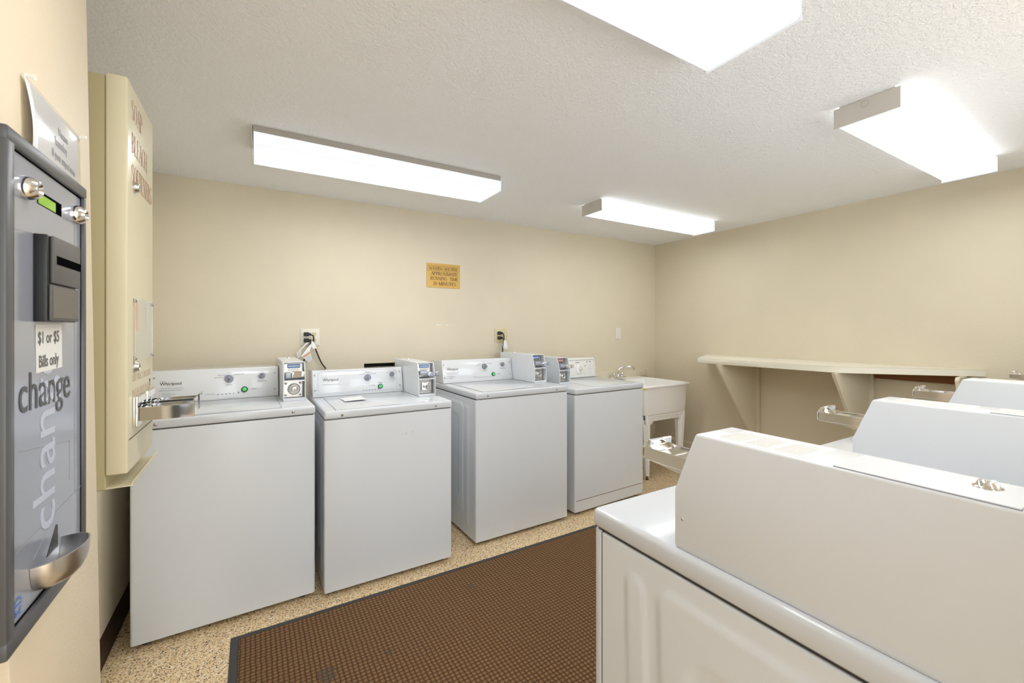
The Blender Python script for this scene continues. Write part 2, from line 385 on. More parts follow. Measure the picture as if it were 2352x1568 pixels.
# back wall with the rough opening behind the second washer
HX0, HX1, HZ0, HZ1 = 0.64, 0.96, 0.93, 1.043
bm = B()
box(bm, XL - 0.1, HX0, YB, YB + 0.1, 0, CH); box(bm, HX1, XR + 0.1, YB, YB + 0.1, 0, CH)
box(bm, HX0, HX1, YB, YB + 0.1, 0, HZ0); box(bm, HX0, HX1, YB, YB + 0.1, HZ1, CH)
box(bm, HX0 - 0.01, HX1 + 0.01, YB + 0.10, YB + 0.12, HZ0 - 0.01, HZ1 + 0.01, mi=1)
for x0, x1, z0, z1 in ((HX0, HX0 + .002, HZ0, HZ1), (HX1 - .002, HX1, HZ0, HZ1), (HX0, HX1, HZ1 - .001, HZ1), (HX0, HX1, HZ0, HZ0 + .001)):
    box(bm, x0, x1, YB + 0.012, YB + 0.1, z0, z1, mi=1)
prism(bm, [(0.865, HZ0), (0.92, HZ0), (0.935, HZ1 - .01), (0.855, HZ1 - .01), (0.87, HZ1 - .035)], 'y', YB + 0.035, YB + 0.06, mi=2)
wb = struct(obj('wall_back', bm, [M['wall'], M['hole'], M['stud']], smooth=False))
bm = B()
rnd = random.Random(4)
for x, z, a, b_ in ((1.185, 1.317, .017, .0045), (1.207, 1.318, .008, .003), (1.245, 1.3165, .006, .0025), (1.262, 1.315, .009, .0035), (1.295, 1.322, .005, .002)):
    f = [(x + a * math.cos(t) * rnd.uniform(.7, 1.1), YB - .0006, z + b_ * math.sin(t) * rnd.uniform(.6, 1.2)) for t in [2 * PI * i / 11 for i in range(11)]]
    flat(bm, f)
obj('paint_chip', bm, M['paper'], wb, label='white spot where the tan paint has chipped')
bm = B(); box(bm, XR, XR + 0.1, -2.0, YB, 0, CH); struct(obj('wall_right', bm, M['wall'], smooth=False))
bm = B(); box(bm, XL - 0.1, XL, 1.118, YB, 0, CH); struct(obj('wall_left', bm, M['wall'], smooth=False))
# the wall stub that carries the change machine, slightly out of plumb
bm = B(); box(bm, -0.75, -0.27, 0.775, 1.118, 0, CH, r=0.004)
for v in bm.verts:
    if v.co.x > -0.5: v.co.x -= 0.0155 * (v.co.z - 1.28)
struct(obj('wall_entry', bm, M['wall2']))
bm = B(); box(bm, -1.3, -0.75, 1.018, 1.118, 0, CH); box(bm, -1.4, -1.3, -1.0, 1.118, 0, CH); struct(obj('wall_added_hall', bm, M['wall2'], smooth=False))  # hall walls added out of view, closing off daylight from the left
bm = B(); WX0, WX1, WZ0, WZ1 = 0.80, 2.75, 1.20, 1.98
box(bm, 0.45, WX0, YF - 0.1, YF, 0, CH); box(bm, WX1, XR, YF - 0.1, YF, 0, CH); box(bm, WX0, WX1, YF - 0.1, YF, 0, WZ0); box(bm, WX0, WX1, YF - 0.1, YF, WZ1, CH)
box(bm, -1.3, -0.20, -0.9, -0.8, 0, CH); box(bm, 0.42, 0.55, -0.9, -0.8, 0, CH); box(bm, 0.45, 0.55, -0.8, YF - 0.1, 0, CH); struct(obj('wall_front', bm, M['wall2'], smooth=False))  # added hall behind the camera, its gap left open to let daylight in
bm = B()
for q in ((WX0, WX1, WZ0, WZ0 + .03), (WX0, WX1, WZ1 - .03, WZ1), (WX0, WX0 + .03, WZ0, WZ1), (WX1 - .03, WX1, WZ0, WZ1), (1.76, 1.79, WZ0, WZ1)): box(bm, q[0], q[1], YF - .07, YF - .03, q[2], q[3], r=.003)
struct(obj('window_added_1', bm, M['whiteold']))  # unseen window over the dryers, added to light the washer fronts
bm = B(); prism(bm, [(XL, 0), (XL + .012, 0), (XL + .007, .012), (XL + .004, .10), (XL, .102)], 'y', 1.119, YB - .001); struct(obj('baseboard_left', bm, M['base_brown'], smooth=False))
bm = B(); prism(bm, [(XR, 0), (XR - .02, 0), (XR - .02, .185), (XR - .014, .20), (XR, .205)], 'y', 0.6, YB - .001); struct(obj('baseboard_right', bm, M['wall'], smooth=False))
bm = B(); box(bm, XL + .014, XR - .022, YB - .01, YB, 0, .10, r=.002); struct(obj('baseboard_back', bm, M['base_brown'], smooth=False))

# ------------------------------------------------------------------ floor mat
mt = thing('floor_mat', 'brown waffle-textured floor mat with black rubber edge in front of the washers', 'mat', (-0.095, 2.121, 0), math.radians(0.45))
bm = B(); box(bm, 0, 2.42, -1.18, 0, 0.0005, .0035, r=.001, seg=1); obj('rubber_border', bm, M['rubber'], mt)
bm = B(); box(bm, .030, 2.39, -1.155, -.030, .0030, .0085, r=.002, seg=2); cp = obj('carpet_field', bm, M['carpet'], mt)

# ------------------------------------------------------------------ lights
def fixture(label, x0, x1, y0, y1, kind, zb=2.085, grey=True):
    t = thing('ceiling_light', label, 'ceiling light', ((x0 + x1) / 2, (y0 + y1) / 2, CH), 0, 'fluorescent wrap lights on the ceiling')
    lx = (x1 - x0) / 2; ly = (y1 - y0) / 2; h = CH - zb
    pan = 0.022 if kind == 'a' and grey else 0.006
    bm = B(); box(bm, -lx + .004, lx - .004, -ly + .012, ly - .012, -pan - .004, -.0008)
    if kind == 'a':
        for s in (-1, 1): box(bm, -lx + .004, lx - .004, s * ly - .004, s * ly + .004, -pan - .004, -.0008)
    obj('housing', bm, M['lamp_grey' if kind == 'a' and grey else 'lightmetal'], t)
    bm = B(); r = .014
    pf = [(-ly, -pan), (-ly, -h + r)] + [(-ly + r - r * math.cos(a), -h + r - r * math.sin(a)) for a in (PI / 6, PI / 3)] + [(-ly + r, -h), (ly - r, -h)] + [(ly - r + r * math.sin(a), -h + r - r * math.cos(a)) for a in (PI / 6, PI / 3)] + [(ly, -h + r), (ly, -pan)]
    prism(bm, pf, 'x', -lx + .006, lx - .006); obj('lens', bm, M['lens_' + kind], t)
    bm = B(); e = .0 if kind == 'a' else .006
    for s in (-1, 1):
        pl = B(); x = s * (lx - .001); box(pl, min(x, x + s * .003), max(x, x + s * .003), -ly - e, ly + e, -h - .003, -.006 if kind != 'a' else -.002, r=.0012, seg=1)
        ep = obj('end_plate', pl, M['lensedge'] if (s > 0) else M['lightmetal'], t)
        if kind == 'b' and s < 0:
            kb = B(); ring(kb, 0, 0, .012, .012, .0012, 0, frame_m((-lx - .0045, .0, -.026), (0, -1, 0), (0, 0, 1))); obj('knockout', kb, M['lamp_grey'], ep)
    bm.free()
    return t
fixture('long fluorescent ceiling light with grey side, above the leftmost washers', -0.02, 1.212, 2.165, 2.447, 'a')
fixture('large bright ceiling light cut off by the top of the photo', -0.02, 1.212, 0.572, 0.848, 'a', grey=False)
fixture('farthest, smallest ceiling light, near the back right corner', 1.985, 3.205, 2.168, 2.362, 'b')
fixture('ceiling light at upper right with blank white end plate facing the camera', 1.99, 3.225, 0.618, 0.815, 'b')

# ------------------------------------------------------------------ washers and dryers
def emboss(y, z, D, Ht):
    """outward relief of the pressed side sheet; y from the front edge, z from the floor"""
    def rr(y, z, y0, y1, z0, z1, r):
        cx = (y0 + y1) / 2; cz = (z0 + z1) / 2
        dx = abs(y - cx) - (y1 - y0) / 2 + r; dz = abs(z - cz) - (z1 - z0) / 2 + r
        return math.hypot(max(dx, 0), max(dz, 0)) + min(max(dx, dz), 0) - r
    def st(d, w_): return min(1, max(0, 0.5 - d / w_)) ** 2 * (3 - 2 * min(1, max(0, 0.5 - d / w_)))
    bow = 0.018 * math.sin(PI * min(1, max(0, (z - .05) / .75)))
    h = 0.0032 * st(rr(y, z, .092 + bow * .4, .138 + bow * .4, .09, Ht - .053, .02), .009)
    h -= 0.0 ; h += 0.0036 * st(rr(y, z, .170 + bow * .5, D - .06, .16, Ht - .042, .035), .013)
    h -= 0.0030 * st(rr(y, z, .232 + bow * .4, D - .11, .22, Ht - .125, .04), .013)
    return h
def side_panel(D, x, sgn, Ht):
    bm = B(); ny, nz = 96, 120; y0, y1, z0, z1 = .026, D - .01, .022, Ht - .006
    V = [[bm.verts.new((x + sgn * (.0012 + emboss(y0 + (y1 - y0) * i / ny, z0 + (z1 - z0) * j / nz, D, Ht)), y0 + (y1 - y0) * i / ny, z0 + (z1 - z0) * j / nz)) for i in range(ny + 1)] for j in range(nz + 1)]
    for j in range(nz):
        for i in range(ny): bm.faces.new([V[j][i], V[j][i + 1], V[j + 1][i + 1], V[j + 1][i]])
    # folded rim back to the cabinet
    e = [V[0][i] for i in range(ny + 1)] + [V[j][ny] for j in range(1, nz + 1)] + [V[nz][i] for i in range(ny - 1, -1, -1)] + [V[j][0] for j in range(nz - 1, 0, -1)]
    r = [bm.verts.new((x - sgn * .001, v.co.y, v.co.z)) for v in e]
    for i in range(len(e)): bm.faces.new([e[i], e[(i + 1) % len(e)], r[(i + 1) % len(e)], r[i]])
    return bm
def cabinet(t, W, D, H, side=None, old=False, wm='white'):
    top = H - .040
    bm = B(); r = .010
    pts = [(0, D), (0, r), (r * .3, r * .3), (r, 0), (W - r, 0), (W - r * .3, r * .3), (W, r), (W, D)]
    if side is not None:  # front panel wraps two centimetres, dark slot, then body
        prism(bm, [(0, .019), (0, r), (r * .3, r * .3), (r, 0), (W - r, 0), (W - r * .3, r * .3), (W, r), (W, .019)], 'z', .022, top - .003)
        obj('front_panel', bm, M[wm], t)
        bm = B(); box(bm, .002, W - .002, .025, D, .022, top - .004); obj('cabinet', bm, M[wm], t)
        bm = B(); box(bm, .003, W - .003, .016, .026, .03, top - .006); g = obj('panel_seam', bm, M['inkgrey'], t)
        for s in side:
            obj('side_panel', side_panel(D, .002 if s < 0 else W - .002, s, top), M[wm], t)
    else:
        prism(bm, pts, 'z', .022, top - .004, r=.0015, seg=1); obj('cabinet', bm, M[wm], t)
    bm = B(); box(bm, .006, W - .006, .008, D - .004, top - .005, top + .001); obj('top_seam', bm, M['gap'], t)
    bm = B(); box(bm, -.001, W + .001, -.004, D, top, H, r=.010, seg=3); obj('top_panel', bm, M['whitedeck'], t)
    for x in (.05, W - .05):
        for y in (.05, D - .06):
            bm = B(); lathe(bm, [(0, 0), (.02, 0), (.02, .01), (.01, .012), (.01, .025)], (x, y, 0)); obj('foot', bm, M['rubber'], t)
def screw(bm, p, d, r=.006):
    lathe(bm, [(r, 0), (r * .9, r * .35), (r * .35, r * .6), (r * .3, r * .3), (0, r * .3)], p, d, 12)
def knob(t, o, xd, yd, r, ang, slot=True):
    nd = Vector(xd).cross(Vector(yd)).normalized(); F = frame_m(o, xd, yd) @ Matrix.Rotation(ang, 4, 'Z')
    bm = B(); k = B(); lathe(k, [(r * 1.02, 0), (r, .010), (r * .93, .014), (0, .0145)], n=28); merge(bm, k, F)
    box(bm, -r * .30, r * .30, -r * .92, r * .92, .012, .022, r=.002, M4=F)
    kb = obj('control_knob', bm, M['knob'], t)
    bm = B(); box(bm, -r * .10, r * .10, -r * .55, -r * .05, .0222, .0228, M4=F) if slot else box(bm, -r * .08, r * .08, 0, r * .6, .0222, .0228, M4=F)
    obj('pointer', bm, M['black'], kb)
def lines(bm, F, x, y, n, wd, pitch, h=.0012, seed=1):
    """rows of tiny illegible print"""
    rn = random.Random(seed)
    for i in range(n):
        xx = x; end = x + wd * rn.uniform(.75, 1.0)
        while xx < end:
            l = rn.uniform(.003, .009); box(bm, xx, min(end, xx + l), y - i * pitch, y - i * pitch + h, .0001, .0004, M4=F); xx += l + .0016
def console(t, W, x0, x1, H, y, D, style):
    """raised control console along the rear edge; slanted front face"""
    hc = {'a': .158, 'b': .150}.get(style, .165); lean = .030
    bm = B(); prism(bm, [(y, H + .001), (y + lean, H + hc), (y + lean + .010, H + hc + .002), (D + .01, H + hc - .004), (D + .01, H + .001)], 'x', x0, x1, r=.003, seg=2)
    c = obj('console', bm, M['console'] if style != 'old' else M['whiteold'], t)
    yd = Vector((0, lean, hc - .001)).normalized(); xd = Vector((1, 0, 0)); hf = math.hypot(lean, hc - .001); Wc = x1 - x0
    O = Vector((x0, y, H + .001)) + Vector((0, -yd.z, yd.y)) * .0008
    def p(u, v): return O + xd * u + yd * v          # u metres from left, v metres up the slope
    nn = xd.cross(yd)
    bm = B(); box(bm, 0.002, Wc - .002, -.0022, .0005, -.001, .0012, M4=frame_m(p(0, 0), xd, yd)); obj('console_seam', bm, M['gap'], c)
    if style != 'old':
        for u in (.012, Wc - .018):
            for v in (.040, .128):
                bm = B(); screw(bm, p(u, v), nn, .0048); obj('console_screw', bm, M['screw'], c)
        lx = .034 if x1 - x0 < .6 and style == 'a' else .055
        bm = B(); text(bm, 'Whirlpool', .0215, p(lx, .090), xd, yd, sx=.95, bold=.0001); obj('brand_lettering', bm, M['ink'], c)
        bm = B(); ring(bm, lx + .044, .094, .025, .0055, .0008, math.radians(38), frame_m(O, xd, yd)); obj('brand_swoosh', bm, M['gold'], c)
        bm = B(); text(bm, 'COMMERCIAL WASHER HEAVY DUTY SERIES', .0052, p(lx - .003, .072 if style == 'a' else .068), xd, yd, sx=.92)
        obj('series_lettering', bm, M['inkgrey'], c)
        bm = B(); ring(bm, lx + .012, .1085, .011, .0018, .0010, 0, frame_m(O, xd, yd)); obj('emblem_oval', bm, M['inkgrey'], c)
        if style == 'a':
            bm = B()
            text(bm, 'OPERATING INSTRUCTIONS', .0078, p(lx - .003, .061), xd, yd, sx=.88)
            for i, s in enumerate(('Select CYCLE', 'Select TEMPERATURE', 'Insert Payment', 'Press START')):
                text(bm, str(i + 1), .0055, p(lx - .002, .050 - i * .0075), xd, yd); text(bm, s, .0058, p(lx + .008, .050 - i * .0075), xd, yd)
            obj('instruction_lettering', bm, M['inkgrey'], c)
        kx, ky = Wc * .665 - (.045 if style == 'a' else .040), (.106 if style == 'a' else .098)
        knob(c, p(kx, ky), xd, yd, .0195, math.radians({'a': 0, 'b': -22, 'a3': 0}[style]))
        kx2, ky2 = Wc * .885 - (.016 if style == 'a' else .006), (.114 if style == 'a' else .112)
        knob(c, p(kx2, ky2), xd, yd, .0145, math.radians(0 if style == 'a' else 30), slot=False)
        bm = B(); F = frame_m(O, xd, yd)
        if style == 'a':
            text(bm, 'NORMAL ECO', .0075, p(kx + .020, ky + .020), xd, yd); text(bm, 'MIXED', .0065, p(kx, ky + .029), xd, yd, 'CENTER')
            text(bm, 'DELICATES', .0065, p(kx - .018, ky + .019), xd, yd, 'RIGHT'); text(bm, 'HEAVY DUTY', .0065, p(kx - .026, ky + .007), xd, yd, 'RIGHT')
            obj('cycle_lettering', bm, M['inkgrey'], c); bm = B(); text(bm, 'CYCLES', .0075, p(kx, ky - .033), xd, yd, 'CENTER'); obj('dial_title', bm, M['inkgrey'], c)
            bm = B(); text(bm, 'TEMPERATURE', .0070, p(kx2, ky2 - .031), xd, yd, 'CENTER'); rb_ = B(); ring(rb_, kx2, ky2, .0205, .0205, .0009, 0, F, a0=0, a1=180); obj('dial_scale', rb_, M['inkgrey'], c); obj('temperature_lettering', bm, M['inkgrey'], c)
            bm = B(); text(bm, 'START', .0095, p(Wc * .795 - .018, .043), xd, yd); obj('start_lettering', bm, M['inkgrey'], c)
            bm = B(); text(bm, 'CYCLE STATUS', .0062, p(Wc * .745 - .020 - .128, .030), xd, yd, 'RIGHT') if 1 else text(bm, '', .0062, p(Wc * .50, .030), xd, yd); obj('status_lettering', bm, M['inkgrey'], c)
            ab = B(); ring(ab, kx, ky, .0235, .0235, .0016, 0, F, a0=88, a1=160); obj('dial_arc', ab, M['bluearc'], c)
        else:
            text(bm, 'NORMAL', .0068, p(kx, ky + .031), xd, yd, 'CENTER', bold=.0002); text(bm, 'DELICATES', .0065, p(kx - .015, ky + .021), xd, yd, 'RIGHT'); text(bm, 'HEAVY DUTY', .0065, p(kx + .013, ky + .021), xd, yd); obj('cycle_lettering', bm, M['inkgrey'], c)
            bm = B(); text(bm, 'WATER TEMP', .0060, p(kx2, ky2 - .029), xd, yd, 'CENTER'); obj('dial_title', bm, M['inkgrey'], c); bm = B()
            for a, s in ((25, 'HOT'), (62, 'WARM'), (118, 'COOL'), (155, 'COLD')):
                aa = math.radians(a); text(bm, s, .0052, p(kx2 + .031 * math.cos(aa), ky2 + .023 * math.sin(aa)), xd, yd, 'CENTER')
                box(bm, .018, .023, -.0004, .0004, 0, .0004, M4=F @ Matrix.Translation((kx2, ky2, 0)) @ Matrix.Rotation(aa, 4, 'Z'))
            obj('temperature_lettering', bm, M['inkgrey'], c)
            bm = B(); text(bm, 'START', .0090, p(Wc * .765 - .018, .060), xd, yd, 'CENTER', bold=.0002); obj('start_lettering', bm, M['inkgrey'], c)
            bm = B(); text(bm, 'CYCLE STATUS', .0055, p(Wc * .60, .048), xd, yd); obj('status_lettering', bm, M['inkgrey'], c)
        sx, sv = (Wc * .745 - .020, .046) if style == 'a' else (Wc * .765 - .018, .040)
        bm = B(); lathe(bm, [(.0150, 0), (.0148, .004), (.0125, .006), (.0105, .006)], p(sx, sv), nn); sb = obj('start_button', bm, M['black'], c, label='black ring around the button')
        bm = B(); lathe(bm, [(.0108, .002), (.0104, .0075), (.006, .009), (0, .0092)], p(sx, sv), nn); obj('button_cap', bm, M['green'], c, label='green push button')
        bm = B(); u0 = sx - (.120 if style == 'a' else .105)
        for i in range(5): box(bm, u0 + i * .017, u0 + i * .017 + .0085, sv - .019, sv - .0165, 0, .0006, M4=F)
        lathe(bm, [(.0028, 0), (.0028, .001), (0, .001)], p(u0 + .0935, sv - .015), nn, 12)
        obj('status_light', bm, M['ink'], c, label='row of black cycle status marks')
        if style == 'b':
            bm = B(); r_ = .018; x_0, x_1, y_0, y_1 = .030, Wc - .036, .020, .148
            for k in range(5): pass
            q = [(x_0 + r_, y_0), (x_1 - r_, y_0), (x_1, y_0 + r_), (x_1, y_1 - r_), (x_1 - r_, y_1), (x_0 + r_, y_1), (x_0, y_1 - r_), (x_0, y_0 + r_)]
            tube(bm, [p(*a) for a in q + q[:1]], .0006, 6, cap=False)
            tube(bm, [p(.01, .014), p(Wc - .004, .014)], .0007, 6)
            for i in range(12): box(bm, .14 + .0 * i, Wc - .04, .062 + i * .0062, .0624 + i * .0062, 0, .0002, M4=F)
            obj('overlay_lines', bm, M['greyside'], c)
    else:
        F = frame_m(O, xd, yd)
        bm = B()
        for q in ((0, Wc, .150, .162), (0, Wc, .004, .014), (Wc - .010, Wc, .004, .162), (0, .01, .004, .162)): box(bm, q[0], q[1], q[2], q[3], -.001, .006, r=.002, M4=F)
        obj('console_rim', bm, M['whiteold'], c)
        ku, kv = Wc * .655, .073
        bm = B(); lathe(bm, [(.046, 0), (.046, .002), (.044, .003), (0, .003)], p(ku, kv), nn, 32); obj('dial_plate', bm, M['label'], c)
        bm = B(); lathe(bm, [(.018, .002), (.017, .018), (.014, .022), (.012, .0235), (0, .0235)], p(ku, kv), nn, 28)
        box(bm, -.003, .003, .010, .034, .010, .016, r=.001, M4=F @ Matrix.Translation((ku, kv, 0)) @ Matrix.Rotation(.15, 4, 'Z')); obj('control_knob', bm, M['chrome'], c)
        bm = B(); box(bm, ku - .045, ku + .002, .128, .1335, 0, .002, M4=F); obj('brand_badge', bm, M['inkgrey'], c)
        for u, m_ in ((ku + .087, 'redlens'), (ku + .122, 'black')):
            bm = B(); lathe(bm, [(.005, 0), (.0045, .002), (0, .003)], p(u, .131), nn, 14); obj('indicator_light', bm, M[m_], c)
        bm = B(); text(bm, 'PERMANENT', .0065, p(ku + .060, .100), xd, yd, 'CENTER'); text(bm, 'PRESS', .0065, p(ku + .060, .092), xd, yd, 'CENTER')
        text(bm, 'DELICATE', .0060, p(ku - .030, .028), xd, yd, 'CENTER'); text(bm, 'KNIT', .0060, p(ku + .040, .030), xd, yd, 'CENTER')
        for i, v in enumerate((.103, .086, .068)): lines(bm, F, ku + .090, v, 1, .055, .01, seed=i)
        obj('dial_lettering', bm, M['inkgrey'], c)
    return c
def coin_box(t, x, y, H, D, w_=.103, h_=.195, kind='washer', tagtxt='', lab='blue', ringlock=True):
    """metal coin meter housing standing on the machine top; open front with slide above and lock below"""
    H += .001
    sl = .032; zk = H + .108; zt = H + h_; yb = D
    bm = B(); e = .004
    prof = [(y, H), (y, zk), (y + sl, zt), (yb, zt), (yb, H)]
    if kind == 'washer':
        for xa in (x, x + w_ - e): prism(bm, prof, 'x', xa, xa + e, r=.0012, seg=1)
        prism(bm, [(y + sl, zt - e), (y + sl, zt), (yb, zt), (yb, zt - e)], 'x', x + .001, x + w_ - .001)
        box(bm, x + e, x + w_ - e, y + .075, yb, H + .002, zt - e)
        prism(bm, [(y + .002, zk - .010), (y + .006, zk - .004), (y + .075, zk - .004), (y + .075, zk - .010)], 'x', x + e, x + w_ - e)
        box(bm, x + e, x + w_ - e, y + .002, y + .075, H, H + .012)
        hs = obj('coin_box', bm, M['white'], t)
        # lower lock plate
        bm = B(); box(bm, x + .006, x + w_ - .012, y + .034, y + .038, H + .014, zk - .012, r=.001, seg=1); lp = obj('lock_plate', bm, M['steel'], hs)
        cx, cz = x + w_ * .50, H + .056
        bm = B()
        if ringlock: lathe(bm, [(.030, 0), (.029, .006), (.025, .009), (.022, .006), (.019, .004), (.016, .010), (.012, .0125), (0, .013)], (cx, y + .034, cz), (0, -1, 0), 30)
        else:
            box(bm, cx - .026, cx + .022, y + .022, y + .036, cz - .026, cz + .024, r=.007); lathe(bm, [(.015, 0), (.0145, .012), (.012, .014), (0, .014)], (cx + .004, y + .022, cz - .004), (0, -1, 0), 20)
        obj('lock', bm, M['chrome' if not ringlock else 'steel'], hs)
        bm = B(); box(bm, cx - .0012, cx + .0012, y + (.0203 if ringlock else .0073), y + (.0213 if ringlock else .0083), cz - .006, cz + .004); obj('keyhole', bm, M['black'], hs)
        for a, b_ in ((.014, .0), (w_ - .022, 0), (.014, 1), (w_ - .022, 1)):
            bm = B(); screw(bm, (x + a, y + .034, H + .026 + b_ * .060), (0, -1, 0), .006); obj('plate_screw', bm, M['screw'], hs)
        # upper coin slide: tilted steel bed with numbered label, teeth and price bar
        q = frame_m((x + e, y + .060, zk + .002), (1, 0, 0), (0, -sl * .0 + .012, .085)); nu = w_ - 2 * e
        bm = B(); box(bm, .004, nu - .004, .002, .076, -.002, .004, r=.001, seg=1, M4=q)
        box(bm, .006, nu - .006, .000, .010, .004, .024, r=.001, seg=1, M4=q); sb = obj('coin_slide', bm, M['steel'], hs)
        bm = B(); box(bm, .020, .080, .052, .072, .005, .007, r=.001, seg=1, M4=q); obj('slot_label', bm, M[lab], hs, label='%s label with a row of white slots' % lab)
        bm = B()
        for i in range(8):
            k = B(); lathe(k, [(.0024, 0), (.0024, .0006), (0, .0006)], n=10)
            for v in k.verts: v.co.y *= 2.6
            merge(bm, k, q @ Matrix.Translation((.0265 + i * .0068, .062, .0072)))
        obj('slot_marks', bm, M['paper'], hs)
        bm = B()
        for i in range(8): box(bm, .0245 + i * .0068, .0282 + i * .0068, .036, .051, .0045, .0085, r=.0006, seg=1, M4=q)
        obj('slot_teeth', bm, M['screw'], hs)
        bm = B()
        if tagtxt:
            box(bm, x + .010, x + .060, y - .002, y + .050, zk + .016, zk + .040, r=.004); gb = obj('slide_bar', bm, M['greybar'], hs)
            bm = B(); box(bm, x + .052, x + .112, y - .030, y - .012, zk + .010, zk + .036, r=.0035); box(bm, x + .050, x + .070, y - .02, y + .02, zk + .013, zk + .033, r=.003)
            obj('push_handle', bm, M['chrome'], hs)
            bm = B(); box(bm, x + .058, x + .106, y - .0312, y - .0304, zk + .013, zk + .033, r=.0003, seg=1); pt = obj('price_tag', bm, M[lab], hs)
            bm = B(); box(bm, x + .0605, x + .1035, y - .0318, y - .0313, zk + .0155, zk + .0305); text(bm, tagtxt, .0155, (x + .082, y - .0322, zk + .0175), (1, 0, 0), (0, 0, 1), 'CENTER', bold=.0005, mi=1)
            obj('price_lettering', bm, [M['paper'], M['ink']], hs)
        else:
            box(bm, x + .010, x + .036, y + .006, y + .045, zk + .006, zk + .036, r=.004); obj('slide_bar', bm, M['greybar'], hs)
            bm = B(); box(bm, x + .038, x + .096, y + .006, y + .024, zk + .010, zk + .014); box(bm, x + .038, x + .096, y + .024, y + .028, zk + .010, zk + .040)
            box(bm, x + .038, x + .050, y + .004, y + .028, zk + .010, zk + .036, r=.003); box(bm, x + .090, x + .097, y + .000, y + .028, zk + .010, zk + .038, r=.002)
            obj('push_handle', bm, M['chrome'], hs)
        bm = B(); lathe(bm, [(.011, 0), (.010, .004), (.006, .007), (0, .0075)], (x + w_ * .58, yb - .10, zt), (0, 0, 1), 16); obj('top_lock', bm, M['chrome'], hs)
        return hs
    # dryer meter: closed sides, slanted face with projecting slide, hinged lid with lock
    sl = .042; zk = H + .100
    prof = [(y, H), (y, zk), (y + sl, zt), (yb, zt), (yb, H)]
    bm = B(); prism(bm, prof, 'x', x, x + w_, r=.0045, seg=3); hs = obj('coin_box', bm, M['white'], t)
    bm = B(); box(bm, x + .001, x + w_ - .001, y + .003, yb, H - .0005, H + .007, r=.001, seg=1); obj('box_flange', bm, M['white'], hs)
    bm = B(); box(bm, x + .010, x + w_ - .003, y + .242, yb - .125, zt - .0005, zt + .0012, r=.0004, seg=1); obj('hinged_lid', bm, M['white'], hs)
    bm = B(); box(bm, x + .009, x + w_ - .0022, y + .2412, yb - .1238, zt - .0005, zt + .0003); obj('lid_seam', bm, M['knob'], hs)
    bm = B(); lathe(bm, [(.0125, 0), (.0122, .0008), (.0100, .0014), (.0080, .0062), (.0074, .0068), (.0048, .0064), (.004, .0050), (0, .0050)], (x + w_ * .42, yb - .158, zt + .0012), (0, 0, 1), 28)
    obj('lid_lock', bm, M['chrome'], hs)
    bm = B(); box(bm, x + .008, x + w_ - .006, y + .075, y + .208, zt, zt + .0004); lb = obj('instruction_sticker', bm, M['label'], hs)
    bm = B(); F = frame_m((x + w_ - .010, y + .085, zt + .0004), (0, 1, 0), (-1, 0, 0)); F = frame_m((x + w_ - .009, y + .205, zt + .0004), (-1, 0, 0), (0, -1, 0))
    for j, n_ in enumerate((11, 10, 11)): lines(bm, F, .004, .042 + .043 * (2 - j) - .0 , n_, .072, .0034, .0011, seed=7 + j)
    for v in bm.verts: v.co.y = min(max(v.co.y, y + .078), y + .206)
    obj('sticker_print', bm, M['faintink'], hs)
    bm = B(); lathe(bm, [(.0026, 0), (.002, .001), (0, .001)], (x + w_, y + .017, H + .052), (1, 0, 0), 12); obj('side_rivet', bm, M['screw'], hs)
    # projecting slide (leaves the slanted face)
    y1 = y + .02; y0 = y - .085; zb = H + .128; a, b_ = x + .020, x + w_ - .018
    bm = B(); th = .003
    box(bm, a, a + th, y0, y1, zb, zb + .024, r=.0007, seg=1); box(bm, b_ - th, b_, y0, y1, zb, zb + .024, r=.0007, seg=1)
    box(bm, a + th + .0003, b_ - th - .0003, y0 + .001, y1, zb + .016, zb + .019)
    prism(bm, [(y0 + .002, zb + .018), (y0 - .003, zb + .024), (y0 + .003, zb + .036), (y0 + .012, zb + .040), (y0 + .016, zb + .037), (y0 + .014, zb + .028), (y0 + .022, zb + .019)], 'x', a + .002, b_ - .002, r=.0012, seg=2)
    box(bm, a - .001, b_ + .001, y0 - .004, y0 - .001, zb + .002, zb + .024, r=.001, seg=1)
    box(bm, a + .010, b_ - .010, y0 + .030, y0 + .062, zb + .0188, zb + .0205, r=.0009, seg=1)
    prism(bm, [(y0 + .005, zb), (y1 + .004, zb - .012), (y1 + .01, zb + .014), (y0 + .005, zb + .014)], 'x', a + .004, b_ - .004)
    obj('coin_slide', bm, M['chrome'], hs)
    return hs

